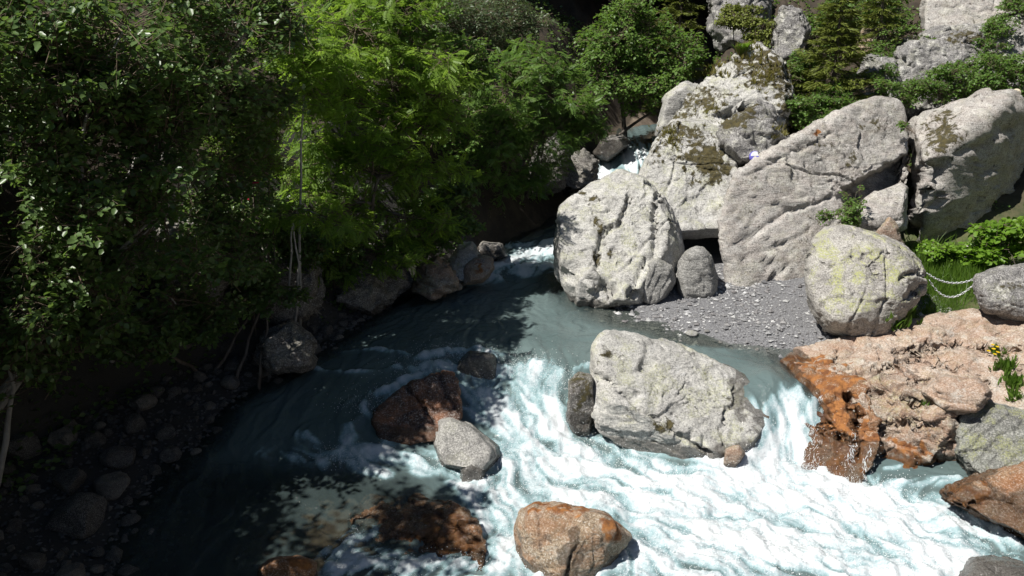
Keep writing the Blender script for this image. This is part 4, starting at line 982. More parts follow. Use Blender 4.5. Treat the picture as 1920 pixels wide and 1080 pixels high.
def tree(name, label, base, blobs, leaf, mat, n_twigs, per, size, tl, cat='tree', group=None, stems=1, bark='bark', tr=.05, seed=1, gap=-.12, droop=.2, lo=.45, spread=.25, leaf_objs=0, upw=.9):
    rg = np.random.default_rng(seed)
    base = np.array(base, float)
    root = link(name, None, loc=base, label=label, category=cat)
    if group: root['group'] = group
    ex = []
    for (x, y, z, a, b_, c_) in blobs:      # break each clump into layered boughs
        ex.append((x, y, z, a * .78, b_ * .78, c_ * .72))
        for q in range(6):
            d = norm(rg.normal(size=3)); f = rg.uniform(.28, .5)
            ex.append((x + d[0] * a * .78, y + d[1] * b_ * .78, z + d[2] * c_ * .78, a * f * 1.25, b_ * f * 1.25, c_ * f * .7))
    Bv = np.array(blobs)
    p, dn = sample_blobs(ex, n_twigs, rg, lo, gap, seed=seed)
    keep = p[:, 2] > terrain(p[:, 0], p[:, 1]) + .02
    p, dn = p[keep], dn[keep]; n = len(p)
    o = norm(dn * [1, 1, .55] + rg.normal(0, .45, (n, 3)) + [0, 0, .12])
    side = norm(np.cross(o, rg.normal(size=(n, 3)) * .4 + [0, 0, 1.]))
    pos = []; xd = []; up = []
    for j in range(per):
        t = (j + .5) / per - .5
        q = p + o * tl * t + [0, 0, -tl * .25 * (t + .5) ** 2]
        s = 1 if j % 2 else -1
        pos.append(q + rg.normal(0, tl * .06, (n, 3)))
        xd.append(o * .55 + side * s * .8 + rg.normal(0, .28, (n, 3)) + [0, 0, -droop])
        up.append(rg.normal(0, .42, (n, 3)) + [0, 0, upw] + dn * .3)
    pos = np.concatenate(pos); xd = np.concatenate(xd); up = np.concatenate(up)
    sz = size * rg.uniform(.65, 1.2, len(pos))
    var = np.clip(np.tile(.45 + .9 * fbm(p * .9, 2, seed + 4), per) + rg.normal(0, .17, len(pos)), 0, .85)
    if leaf_objs:
        dist = np.linalg.norm(pos - [0, 0, CAM_H], axis=1)
        px, py = proj(pos)
        vis = (px > 5) & (px < 1900) & (py > 5) & (py < 700)
        order = np.argsort(np.where(vis, dist, 1e9))[:leaf_objs]
        T, F = LT[leaf]
        lm = mk_mesh('leaf', T, F, face_attrs={'var': np.full(len(F), .5)}); lm.materials.append(mat)
        for k in order:
            x = norm(xd[k]); y = norm(np.cross(up[k], x)); z = np.cross(x, y)
            lo_ = bpy.data.objects.new('leaf', lm); COL.objects.link(lo_)
            from mathutils import Matrix
            mtx = Matrix([[x[i] * sz[k], y[i] * sz[k], z[i] * sz[k], pos[k][i] - base[i]] for i in range(3)] + [[0, 0, 0, 1]])
            lo_.parent = root; lo_.matrix_local = mtx
        m_ = np.ones(len(pos), bool); m_[order] = False
        pos, xd, up, sz, var = pos[m_], xd[m_], up[m_], sz[m_], var[m_]
    b = Bag(); b.add(*place(leaf, pos, xd, up, sz, var)); cm = b.mesh('crown', base)
    link('crown', cm, mat, root)
    # twigs
    b = Bag()
    V, F = prisms(p - o * tl * .9 - [0, 0, tl * .15], p + o * tl * .5, .004 + tl * .006, .002); b.add(V, F)
    # limbs: stems from the ground to the clumps, then branchlets to the twigs
    tb = Bag()
    order = np.argsort(np.linalg.norm((Bv[:, :3] - base) * [1, 1, .3], axis=1))
    cen = Bv[:, :3].mean(0)
    st = []
    for s in range(stems):
        top = cen + rg.normal(0, .3, 3) * [1, 1, .3] if stems == 1 else Bv[rg.integers(len(Bv)), :3]
        t = np.linspace(0, 1, 9)[:, None]
        b0 = base + rg.normal(0, spread, 3) * [1, 1, 0] * (stems > 1)
        b0[2] = tz(b0[0], b0[1]) - .1
        mid = b0 * .5 + top * .5 + [0, 0, .12 * np.linalg.norm(top - b0)] + rg.normal(0, .12, 3)
        path = (1 - t) ** 2 * b0 + 2 * t * (1 - t) * mid + t ** 2 * top
        path += np.cumsum(rg.normal(0, .02, path.shape), 0) * (t > 0)
        tb.add(*tube(path, np.linspace(tr, tr * .3, 9), 7)); st.append(path)
    allst = np.concatenate(st)
    for bl in Bv:
        k = np.argmin(np.linalg.norm(allst - bl[:3], axis=1) + .6 * np.abs(np.linspace(0, 1, len(allst)) - .5)); a0 = allst[k]
        t = np.linspace(0, 1, 7)[:, None]; m_ = (a0 + bl[:3]) / 2 + rg.normal(0, .12, 3) + [0, 0, .1]
        path = (1 - t) ** 2 * a0 + 2 * t * (1 - t) * m_ + t ** 2 * bl[:3]
        tb.add(*tube(path, np.linspace(tr * .5, tr * .2, 7), 6))
        near = np.where((((p - bl[:3]) / bl[3:]) ** 2).sum(1) < 1.0)[0]
        for q in rg.permutation(near)[:26]:
            e = p[q]; f = path[rg.integers(2, 7)]
            m_ = (e + f) / 2 + rg.normal(0, .06, 3); t5 = np.linspace(0, 1, 5)[:, None]
            pp = (1 - t5) ** 2 * f + 2 * t5 * (1 - t5) * m_ + t5 ** 2 * e
            b.add(*tube(pp, np.linspace(tr * .16, .004, 5), 4))
    link('trunk', tb.mesh('trunk', base), M[bark], root)
    link('twigs', b.mesh('twigs', base), M['twig'], root, kind='stuff')
    return root

def on_ground(px, py, Y):
    P = at(px, py, Y); return (P[0], P[1], tz(P[0], P[1]) - .05)

# ---- left bank, near: alders hanging over the water
tree('alder_tree', 'broad-leaved alder hanging over the bank at the left edge', (-6.6, 9.2, tz(-6.6, 9.2)), [
    blob(60, 120, 9.4, 170, 170), blob(230, 60, 9.8, 190, 120), blob(150, 330, 9.6, 150, 150), blob(40, 480, 9.2, 120, 140), blob(300, 230, 10.2, 140, 130),
    blob(290, 420, 10.4, 140, 110), blob(60, 610, 9.0, 80, 100), blob(190, 540, 9.8, 110, 80), blob(30, 690, 8.9, 60, 70), blob(140, 630, 9.4, 110, 50)],
    'broad', M['alder'], 4200, 6, .088, .30, seed=101, stems=5, tr=.05, gap=.02, bark='bark_pale', leaf_objs=280)
tree('alder_tree', 'taller alder with glossy leaves behind the edge alder, top left', (-5.9, 11.4, tz(-5.9, 11.4)), [
    blob(420, 60, 11.2, 170, 110), blob(400, 200, 11.6, 130, 110), blob(440, 330, 11.8, 100, 110), blob(330, 120, 11.2, 140, 120), blob(380, 470, 11.6, 110, 80),
    blob(330, 570, 11.2, 110, 60), blob(520, 20, 11.8, 110, 70)],
    'broad', M['alder'], 3200, 6, .08, .30, seed=102, stems=4, tr=.05, gap=.02, bark='bark_pale')
tree('willow_shrub', 'fine-leaved yellow-green shrub behind the alders left of the pale sapling', on_ground(480, 330, 13.2), [blob(480, 240, 12.8, 70, 60), blob(440, 280, 12.8, 60, 50), blob(510, 300, 12.9, 45, 45)],
    'narrow', M['bright'], 2600, 6, .05, .14, cat='shrub', seed=103, stems=4, tr=.02, upw=.4)
tree('rowan_sapling', 'slender pale-stemmed rowan sapling left of the big rowan', on_ground(525, 400, 13.2), [blob(545, 130, 13.0, 70, 80), blob(520, 200, 12.9, 45, 40), blob(585, 180, 13.2, 50, 50), blob(570, 60, 13.1, 80, 60), blob(550, 400, 12.7, 50, 25), blob(610, 410, 12.6, 50, 20)],
    'rowan', M['rowan'], 300, 4, .18, .22, seed=104, stems=3, tr=.028, bark='bark_pale', gap=-.05, spread=.08)
tree('rowan_tree', 'large bright green rowan tree at the centre left of the stream', on_ground(690, 520, 15.2), [
    blob(660, 60, 14.6, 130, 110), blob(740, 120, 15, 120, 100), blob(640, 190, 14.2, 110, 90), blob(750, 240, 14.8, 105, 80), blob(700, 320, 14.4, 110, 80), blob(790, 330, 15, 75, 55),
    blob(640, 400, 14, 80, 60), blob(760, 410, 14.8, 85, 55), blob(820, 180, 15.2, 60, 60), blob(700, 480, 14.6, 90, 45), blob(820, 430, 15.4, 55, 35), blob(560, 300, 14.4, 70, 90), blob(600, 480, 14.2, 70, 60)],
    'rowan', M['rowan'], 1250, 5, .20, .34, seed=105, stems=3, tr=.07, gap=.02)
tree('willow_tree', 'grey-green willow behind the rowan at the top centre', on_ground(880, 200, 24.5), [blob(890, 50, 23.6, 100, 80), blob(950, 40, 24, 70, 60), blob(830, 30, 23, 80, 60), blob(980, 100, 24.4, 55, 50), blob(880, 120, 23.4, 60, 45), blob(1010, 130, 25, 45, 40)],
    'narrow', M['willow'], 3400, 6, .105, .24, seed=106, stems=4, tr=.06, upw=.3)
tree('alder_bush', 'round dark green bush overhanging the pool inlet under the cascade', on_ground(960, 330, 21), [
    blob(950, 170, 19.6, 95, 80), blob(1040, 180, 20.2, 85, 75), blob(920, 260, 19.2, 85, 70), blob(1020, 260, 19.8, 95, 65), blob(1080, 215, 20.6, 50, 55), blob(950, 330, 19.2, 70, 40), blob(1000, 110, 20, 60, 45), blob(870, 330, 18.4, 50, 50)],
    'rowan', M['bushy'], 1250, 5, .18, .32, seed=107, cat='bush', stems=5, tr=.05, gap=.0)
tree('birch_tree', 'light green tree right of the centre overhanging the upper cascade', on_ground(1170, 240, 26.5), [
    blob(1160, 70, 24.6, 75, 65), blob(1220, 90, 25, 80, 75), blob(1130, 140, 24.4, 65, 55), blob(1210, 170, 24.6, 75, 50), blob(1260, 150, 25, 45, 65), blob(1120, 80, 24.8, 50, 45), blob(1170, 20, 25, 60, 40), blob(1290, 90, 25.2, 30, 60), blob(1275, 190, 24.6, 35, 30)],
    'broad', M['bushy'], 2600, 6, .10, .30, seed=108, stems=3, tr=.06, gap=-.04)
tree('leafy_bush', 'dark leafy bush low over the water left of the pool', on_ground(800, 470, 16.2), [blob(820, 420, 15.9, 70, 40), blob(760, 470, 15.4, 60, 35), blob(850, 380, 16.4, 50, 45)],
    'broad', M['alder'], 900, 6, .09, .24, seed=109, cat='bush', stems=4, tr=.03)
tree('leafy_bush', 'shadowy bush on the bank below the alders at the left', on_ground(420, 600, 12.2), [blob(330, 600, 11.4, 90, 40), blob(240, 640, 10.6, 80, 35), blob(500, 540, 12.6, 60, 45)],
    'broad', M['alder'], 1100, 6, .08, .22, seed=110, cat='bush', stems=4, tr=.03)
tree('leafy_bush', 'dark dense bush filling the bank between the alders and the rowan', on_ground(500, 470, 13.6), [blob(470, 410, 13.0, 80, 70), blob(560, 450, 13.6, 70, 60), blob(420, 480, 12.4, 70, 55), blob(640, 490, 14.4, 60, 40)],
    'broad', M['alder'], 1800, 6, .08, .22, seed=111, cat='bush', stems=5, tr=.03)
tree('willow_tree', 'leafy tree behind the rowan at the top edge', on_ground(640, 200, 17.4), [blob(600, 60, 16.8, 110, 90), blob(720, 40, 17.4, 110, 80), blob(820, 110, 18, 80, 80), blob(840, 230, 17.6, 50, 60)],
    'broad', M['bushy'], 2000, 6, .09, .30, seed=112, stems=4, tr=.06, gap=.0)
# trees outside the frame on the left bank: they stand above the stream and shade it
for i, (x, y, h) in enumerate([(-8.8, 6.6, 3.4), (-8.9, 8.6, 3.2), (-7.2, 5.4, 4.4), (-8.2, 10.2, 2.6), (-6.8, 3.8, 6.2), (-6.4, 2.0, 7.0), (-5.8, 0.2, 7.5)]):
    z0 = tz(x, y)
    rg = np.random.default_rng(300 + i)
    bl = [(x + rg.uniform(-1, 1.2), y + rg.uniform(-1, 1), z0 + h * f, 1.5, 1.5, 1.2) for f in (.45, .6, .75, .9)] + [(x + 1.4, y + .2, z0 + h * .62, 1.3, 1.4, .9)]
    if i == 2: bl.append((-5.3, 6.5, 6.4, 1.1, 1.3, .8))
    tree('alder_tree', 'dense alder high on the left bank', (x, y, z0), bl, 'broad', M['alder'], 2600, 6, .12, .34, seed=310 + i, tr=.11, group='alders above the frame on the left bank', gap=-.2)

# ---- right slope
def spruce(name, label, base, H, Rb, mat, seed, z0=.12, lev=.20, dens=1.0, tr=.06, group=None, nsize=.13):
    rg = np.random.default_rng(seed); base = np.array(base, float)
    root = link(name, None, loc=base, label=label, category='tree')
    if group: root['group'] = group
    tb = Bag(); P = []; X = []; U = []
    t = np.linspace(0, 1, 10)
    path = np.stack([.03 * H * .2 * np.sin(t * 5 + seed), .03 * H * .2 * np.cos(t * 4 + seed), t * H], 1)
    tb.add(*tube(path, np.linspace(tr, .01, 10), 7))
    z = H * z0
    while z < H * .985:
        L = Rb * (1 - z / H) ** .85 + .05
        nb = 7
        a0 = rg.uniform(0, 6.28)
        for k in range(nb):
            a = a0 + 6.283 * k / nb + rg.normal(0, .2); l = L * rg.uniform(.7, 1.1)
            d = np.array([math.cos(a), math.sin(a), 0]); s = np.linspace(0, 1, 8)
            dr_ = (rg.uniform(-.5, .0), rg.uniform(.05, .3))
            zk = z + rg.uniform(-.5, .5) * lev
            cx = np.array([np.interp(zk, path[:, 2], path[:, 0]), np.interp(zk, path[:, 2], path[:, 1]), zk])
            pts = cx + d * (s * l)[:, None] + np.stack([0 * s, 0 * s, l * dr_[0] * s + l * dr_[1] * s * s], 1)
            tb.add(*tube(pts, np.linspace(.006 * l + .003, .002, 8), 4))
            pv = np.array([-d[1], d[0], 0])
            m = int(max(6, l * 46 * dens))
            ss = rg.uniform(.12, 1, m); sgn = rg.choice([-1, 1], m)
            q = cx + d * (ss * l)[:, None] + np.stack([0 * ss, 0 * ss, l * dr_[0] * ss + l * dr_[1] * ss * ss - rg.uniform(0, .12, m) * l * .5], 1)
            off = rg.uniform(0, 1, m) * .42 * l * (1 - ss * .75) + .01
            q = q + (pv * (sgn * off)[:, None]) + d * (off * .5)[:, None] - np.stack([0 * ss, 0 * ss, off * .25], 1)
            P.append(q); X.append(d * .8 + pv * sgn[:, None] * .7 + rg.normal(0, .25, (m, 3)) - [0, 0, .15]); U.append(rg.normal(0, .5, (m, 3)) + [0, 0, 1.])
        z += lev * rg.uniform(.8, 1.2) * (.6 + .4 * (1 - z / H))
    P = np.concatenate(P); X = np.concatenate(X); U = np.concatenate(U)
    b = Bag(); b.add(*place('needle', P, X, U, nsize * rg.uniform(.7, 1.3, len(P)), seed=seed))
    link('trunk', tb.mesh('trunk'), M['bark'], root); link('crown', b.mesh('crown'), mat, root)
    return root
def copy_tree(o, loc, rz, sc, label):
    c = o.copy(); COL.objects.link(c); c.location = loc; c.rotation_euler = (0, 0, rz); c.scale = (sc, sc, sc); c['label'] = label
    for ch in list(o.children):
        d = ch.copy(); COL.objects.link(d); d.parent = c
    return c
spruce('spruce_tree', 'small olive-green spruce on the slope above the slab', on_ground(1555, 200, 20.2), 4.6, 1.35, M['spruce'], 401, dens=4.0, lev=.17, nsize=.12)
spruce('spruce_tree', 'young spruce above the peaked rock beside the light green tree', on_ground(1265, 190, 26.5), 6.0, 1.2, M['spruce'], 402, dens=2.6)
spruce('spruce_tree', 'thin spruce among the shrubs right of the small olive-green one', on_ground(1640, 130, 22.8), 3.6, .75, M['spruce'], 403, dens=3.5, nsize=.12)
spruce('spruce_tree', 'low spruce sprig at the foot of the small olive-green spruce', on_ground(1500, 170, 21.4), 2.0, .8, M['spruce'], 404, dens=4, nsize=.12)
tree('willow_shrub', 'leafy green shrub filling the gap above the left half of the slab', on_ground(1530, 230, 19.6), [blob(1500, 200, 19.2, 45, 30), blob(1560, 190, 19.6, 50, 30), blob(1520, 225, 19, 40, 22), blob(1620, 165, 20, 45, 26)],
    'broad', M['bushy'], 1500, 6, .065, .16, cat='shrub', seed=121, stems=5, tr=.02)
tree('willow_shrub', 'leafy shrub below the dark lichen-crusted cliff at the right', on_ground(1830, 170, 20.6), [blob(1800, 150, 20.4, 45, 35), blob(1850, 130, 20.6, 50, 40), blob(1760, 172, 20.2, 35, 18), blob(1900, 150, 20.6, 40, 40)],
    'broad', M['bushy'], 1700, 6, .065, .16, cat='shrub', seed=122, stems=5, tr=.02)
tree('willow_shrub', 'green shrub at the top edge between the two cliffs', on_ground(1610, 60, 24.6), [blob(1600, 30, 24, 60, 45), blob(1660, 20, 24.4, 40, 40), blob(1540, 40, 24.6, 40, 40)],
    'broad', M['bushy'], 1300, 6, .075, .18, cat='shrub', seed=123, stems=4, tr=.025)
tree('willow_shrub', 'small green shrub above the peaked rock at the top edge', on_ground(1420, 60, 23.6), [blob(1430, 55, 22.8, 45, 30), blob(1380, 30, 23.2, 40, 25)], 'broad', M['spruce'], 900, 6, .07, .16, cat='shrub', seed=124, stems=3, tr=.02)
for lab, px, py, Y, bl in [('low shrub between the top right cliffs under the smooth slab', 1700, 90, 22.6, [(1700, 70, 22.4, 40, 22), (1660, 95, 22.2, 35, 20), (1740, 85, 22.4, 26, 14)]), ('straggling shrub at the foot of the dark lichen-crusted cliff', 1690, 190, 20.4, [(1680, 175, 20.2, 45, 20), (1720, 165, 20.4, 30, 26), (1650, 140, 21, 36, 24)]),
                           ('shrub crowning the dark cliff at the right edge', 1890, 60, 22.6, [(1880, 50, 22.2, 40, 30), (1910, 20, 22.6, 36, 40), (1850, 90, 21.8, 26, 18)]), ('dark green shrub between the peaked rock and the small spruce', 1470, 170, 20.6, [(1475, 150, 20.4, 26, 30), (1500, 120, 21, 30, 26)])]:
    tree('willow_shrub', lab, on_ground(px, py, Y), [blob(*b_) for b_ in bl], 'broad', M['bushy'], 620, 6, .062, .17, cat='shrub', seed=px + 7, stems=5, tr=.016, gap=.02)
tree('leafy_bush', 'small twiggy bush in front of the slab overhang', on_ground(1590, 440, 15.9), [blob(1598, 390, 15.9, 22, 40), blob(1575, 410, 15.8, 28, 22), blob(1612, 360, 16, 10, 22)],
    'broad', M['bushy'], 300, 5, .05, .12, cat='bush', seed=125, stems=5, tr=.012)
tree('leafy_bush', 'bright green leafy bush behind the rock with the chains', on_ground(1880, 500, 16), [blob(1880, 450, 15.6, 50, 36), blob(1920, 440, 15.8, 50, 45), blob(1830, 475, 15.8, 36, 22)],
    'broad', M['bright'], 560, 6, .11, .18, cat='bush', seed=126, stems=6, tr=.012)
tree('leafy_bush', 'low bright green leaves beside the lichen boulder under the overhang', on_ground(1760, 480, 16.2), [blob(1765, 470, 16, 36, 18), blob(1800, 475, 16.2, 30, 16)],
    'broad', M['bright'], 260, 6, .08, .14, cat='bush', seed=127, stems=5, tr=.01)
tree('leafy_bush', 'tiny plant in the crack near the top of the slab', at(1690, 240, 18.0), [blob(1692, 235, 17.9, 9, 9)], 'broad', M['bushy'], 40, 4, .05, .08, cat='plant', seed=128, tr=.005)

# tall dark forest across the valley head
def tall(seed, label, loc):
    return spruce('spruce_tree', label, loc, 17, 3.0, M['dark_spruce'], seed, z0=.14, lev=.5, dens=.8, tr=.22, group='tall spruces at the head of the gorge', nsize=.42)
FL = 'tall dark spruce of the forest at the head of the gorge'
SP = [(1.0, 30.5), (3.6, 33), (-1.8, 29), (6.2, 35), (-4.2, 27), (8.6, 33.5), (-6.5, 29.5), (2.2, 36), (-1.2, 33.5), (10.8, 31), (5, 39), (-5, 34), (12.5, 35), (-8, 25), (-9, 33), (0, 39), (9, 40), (14, 29), (17, 32), (-11, 28)]
t0 = tall(500, FL, (SP[0][0], SP[0][1], tz(*SP[0]) - .1))
for i, (x, y) in enumerate(SP[1:]):
    copy_tree(t0, (x, y, tz(x, y) - .1), i * 1.7, .8 + .3 * ((i * 37) % 10) / 10, FL)

# ---- undergrowth and grass
def scatter_ground(name, label, cat, boxes, leaf, mat, n, size, hgt, seed, cond=None, upw=.8):
    rg = np.random.default_rng(seed); P = []
    for (x0, x1, y0, y1, w) in boxes:
        m = int(n * w); P.append(np.stack([rg.uniform(x0, x1, m), rg.uniform(y0, y1, m)], 1))
    P = np.concatenate(P)
    if cond is not None: P = P[cond(P[:, 0], P[:, 1])]
    z = terrain(P[:, 0], P[:, 1])
    cl = fbm(np.stack([P[:, 0], P[:, 1], P[:, 0] * 0], 1) * 1.4, 3, seed)
    k = cl > -.1
    P, z, cl = P[k], z[k], cl[k]
    pos = np.stack([P[:, 0], P[:, 1], z + rg.uniform(0, 1, len(P)) * hgt * (.5 + np.clip(cl, 0, 1) * 1.5)], 1)
    xd = rg.normal(0, 1, (len(P), 3)) * [1, 1, .3]; up = rg.normal(0, .5, (len(P), 3)) + [0, 0, upw]
    b = Bag(); b.add(*place(leaf, pos, xd, up, size * rg.uniform(.6, 1.3, len(P)), seed=seed))
    link(name, b.mesh(name), mat, kind='stuff', label=label, category=cat)
scatter_ground('undergrowth', 'low leafy undergrowth covering the steep left bank', 'undergrowth', [(-13, 3, 7, 30, 1)], 'broad', M['alder'], 60000, .09, .35, 601,
               lambda x, y: (xL(y) - x > np.interp(y, [5, 9, 11, 12.5, 14, 16, 30], [1.7, 1.5, 1.1, .7, .4, .4, .4])) & (xL(y) - x < 9))
scatter_ground('undergrowth', 'low green dwarf shrubs covering the slope behind the boulders', 'undergrowth', [(4.5, 16, 18.6, 30, 1)], 'broad', M['bushy'], 30000, .07, .25, 602, lambda x, y: x - xR(y) > 1.2)
def grass(name, label, spots, mat, seed):
    rg = np.random.default_rng(seed); b = Bag()
    for (c, rx, ry, n, h) in spots:
        q = rg.normal(0, .5, (n, 2)) * [rx, ry] + c[:2]
        z = np.full(n, c[2]) if c[2] is not None else terrain(q[:, 0], q[:, 1])
        pos = np.stack([q[:, 0], q[:, 1], z - .01], 1)
        xd = rg.normal(0, .38, (n, 3)) * [1, 1, 0] + [0, 0, 1.]; up = rg.normal(0, 1, (n, 3)) * [1, 1, .1]
        T, F = LT['blade']
        V, F4, var = place('blade', pos, xd, up, h * rg.uniform(.5, 1.2, n), seed=seed)
        tri = np.array([[3, 2, 4]])[None] + 5 * np.arange(n)[:, None, None]
        # widen thin blades to a natural width
        b.add(V, F4, var); b.F.append(tri.reshape(-1, 3) + b.n - len(V)); b.a.append(var[:n])
    link(name, b.mesh(name), mat, kind='stuff', label=label, category='grass')
g = lambda px, py, Y: (at(px, py, Y)[0], at(px, py, Y)[1], None)
grass('grass', 'bright grass growing behind the chains beside the lichen boulder', [(g(1780, 505, 15.9), 1.0, 1.2, 5200, .34), (g(1760, 530, 15.0), .6, .7, 2200, .22), (g(1770, 560, 14.2), .35, .4, 900, .14)], M['grass'], 701)
grass('grass', 'grass tuft at the foot of the lichen boulder', [((*onz(1700, 605, 1.02)[:2], None), .22, .12, 300, .28), ((*onz(1740, 590, 1.02)[:2], None), .2, .12, 160, .22)], M['grass'], 702)

# ================================================================== STONES, GRAVEL, SMALL THINGS
def pebble_mesh(seed, n=3, flat=.62, jag=.16, mat=None):
    V, F = ico(n); rg = np.random.default_rng(seed)
    ext = np.array([1, rg.uniform(.65, .95), flat * rg.uniform(.8, 1.2)])
    S = V * ext
    for k in range(9):
        nn_ = norm(rg.normal(size=3)); h = (S @ nn_).max() * rg.uniform(.6, .9)
        ov = np.maximum(S @ nn_ - h, 0); S = S - ov[:, None] * nn_ * .9
    S = S * (1 + jag * fbm(V * 1.3 + seed, 3, seed))[:, None]
    me = mk_mesh('stone', S, F, {'moss': np.zeros(len(S)), 'rust': np.zeros(len(S)), 'wet': np.zeros(len(S))}); me.materials.append(mat)
    return me
COBB = [pebble_mesh(800 + i, 4, mat=M[m]) for i, m in enumerate(['shade_dark_cobble', 'shade_dark_cobble', 'bank_rock', 'shade_dark_cobble', 'shade_dark_cobble', 'bank_rock'])]
rg = np.random.default_rng(77)
LABC = 'grey cobble among many on the dark shaded left bank'
BIGC = [((140, 1010), .42, 'largest dark rounded stone at the bottom left corner of the bank'), ((130, 940), .28, 'broad dark stone above the largest one at the bottom left'), ((205, 935), .26, 'rounded grey stone at the water edge on the shaded left bank'), ((225, 885), .24, 'grey stone with a flat top behind the rounded one on the shaded bank'),
        ((430, 690), .15, 'pale smooth stone at the far end of the shaded cobble bank'), ((268, 790), .22, 'rounded stone half way up the shaded cobble bank'), ((310, 830), .2, 'pointed stone at the water edge half way along the shaded bank'), ((40, 900), .34, 'big dim stone at the left edge of the shaded bank'),
        ((348, 715), .16, 'light grey stone behind the far cobbles of the shaded bank'), ((305, 945), .16, 'small stone in the water beside the shaded bank'), ((252, 825), .2, 'squat stone among the cobbles half way along the bank'), ((120, 870), .25, 'dark flat stone deep in the shade of the left bank')]
used_xy = []
for i, ((px, py), r, lab) in enumerate(BIGC):
    P = onwater(px, py); x, y = P[0], P[1] + r * .3
    z = tz(x, y)
    o = link('stone', COBB[i % 6], None, None, (x, y, z + r * .22), label=lab, category='stone'); o.scale = (r, r, r); o.rotation_euler = (rg.normal(0, .15), rg.normal(0, .15), rg.uniform(0, 6))
    used_xy.append((x, y, r))
cnt = 0; tries = 0
while cnt < 190 and tries < 8000:
    tries += 1
    y = rg.uniform(7.2, 14.5); wbk = np.interp(y, [5, 9, 11, 12.5, 14, 16], [2.4, 2.2, 1.7, 1.0, .5, .5])
    x = xL(y) + .35 - rg.uniform(0, wbk + .35)
    r = float(np.clip(rg.lognormal(-2.35, .45), .05, .2))
    if any((x - a) ** 2 + (y - b) ** 2 < (.8 * (r + c)) ** 2 for a, b, c in used_xy): continue
    used_xy.append((x, y, r)); cnt += 1
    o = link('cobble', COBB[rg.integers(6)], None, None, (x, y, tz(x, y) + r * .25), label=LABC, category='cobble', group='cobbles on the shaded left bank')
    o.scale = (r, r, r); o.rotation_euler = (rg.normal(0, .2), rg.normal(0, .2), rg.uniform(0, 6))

# gravel bar: single larger pebbles, then the gravel itself
PEB = [pebble_mesh(830 + i, 3, mat=M[m]) for i, m in enumerate(['granite_wet', 'granite_dark', 'granite', 'bank_rock'])]
for px, py, r, lab in [(1297, 624, .105, 'dark grey stone lying alone in the middle of the gravel bar'), (1326, 620, .05, 'pale flat pebble right of the lone dark stone'), (1238, 619, .03, 'reddish little pebble on the left of the gravel bar'),
                       (1350, 642, .045, 'white pebble near the water on the gravel bar'), (1420, 655, .05, 'light pebble at the lower edge of the gravel bar'), (1275, 640, .05, 'grey pebble below the lone dark stone'), (1160, 556, .05, 'small stone beside the furrowed rock'), (1208, 640, .06, 'flat dark stone at the wet edge of the gravel')]:
    P = onz(px, py, .9)
    for k in range(4): P = onz(px, py, max(tz(P[0], P[1]), float(zw(P[:1], P[1:2])[0]) - .02) + r * .4)
    o = link('pebble', PEB[rg.integers(4)], None, None, (P[0], P[1], P[2] - r * .1), label=lab, category='pebble'); o.scale = (r, r, r); o.rotation_euler = (0, 0, rg.uniform(0, 6))
n = 26000
gx_ = rg.uniform(.6, 7.4, n); gy_ = rg.uniform(12.6, 16.8, n)
d_ = gx_ - xR(gy_)
dens = sstep(-.9, .2, d_) * (.35 + .65 * sstep(-.2, .35, fbm(np.stack([gx_, gy_, gx_ * 0], 1) * 1.1, 3, 91)))
k = rg.uniform(0, 1, n) < dens
gx_, gy_ = gx_[k], gy_[k]; n = len(gx_)
sz = np.clip(rg.lognormal(-4.45, .7, n), .004, .07)
gz_ = terrain(gx_, gy_) + sz * .3
ext = np.stack([np.ones(n), rg.uniform(.6, 1, n), rg.uniform(.4, .7, n)], 1) * sz[:, None]
ang = rg.uniform(0, 6.28, n); oo = oV[None] * (1 + rg.normal(0, .18, (n, 6, 1))) * ext[:, None, :]
ca, sa = np.cos(ang)[:, None], np.sin(ang)[:, None]
PV = np.stack([oo[..., 0] * ca - oo[..., 1] * sa + gx_[:, None], oo[..., 0] * sa + oo[..., 1] * ca + gy_[:, None], oo[..., 2] + gz_[:, None]], -1)
me = mk_mesh('gravel', PV.reshape(-1, 3), (oF[None] + 6 * np.arange(n)[:, None, None]).reshape(-1, 3), face_attrs={'var': np.repeat(rg.uniform(0, 1, n), 8)}, smooth=False)
link('gravel', me, M['pebble'], kind='stuff', label='fine grey and white gravel of the bar below the boulders', category='gravel')

# small stones between the cobbles of the shaded bank
n = 5000
by_ = rg.uniform(7.0, 15.0, n); bx_ = xL(by_) + .45 - rg.uniform(0, 1, n) * (np.interp(by_, [5, 9, 11, 12.5, 14, 16], [2.3, 2.1, 1.7, 1.0, .6, .6]) + .45)
sz = np.clip(rg.lognormal(-3.75, .5, n), .01, .06); ext = np.stack([np.ones(n), rg.uniform(.6, 1, n), rg.uniform(.4, .7, n)], 1) * sz[:, None]
ang = rg.uniform(0, 6.28, n); oo = oV[None] * (1 + rg.normal(0, .2, (n, 6, 1))) * ext[:, None, :]; ca, sa = np.cos(ang)[:, None], np.sin(ang)[:, None]
PV = np.stack([oo[..., 0] * ca - oo[..., 1] * sa + bx_[:, None], oo[..., 0] * sa + oo[..., 1] * ca + by_[:, None], oo[..., 2] + (terrain(bx_, by_) + sz * .25)[:, None]], -1)
me = mk_mesh('rubble', PV.reshape(-1, 3), (oF[None] + 6 * np.arange(n)[:, None, None]).reshape(-1, 3), face_attrs={'var': np.repeat(rg.uniform(0, 1, n), 8)}, smooth=False)
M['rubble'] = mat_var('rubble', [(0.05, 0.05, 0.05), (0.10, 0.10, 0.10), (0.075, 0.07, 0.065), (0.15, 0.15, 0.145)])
link('rubble', me, M['rubble'], kind='stuff', label='small dark rubble between the cobbles of the shaded bank', category='rubble')
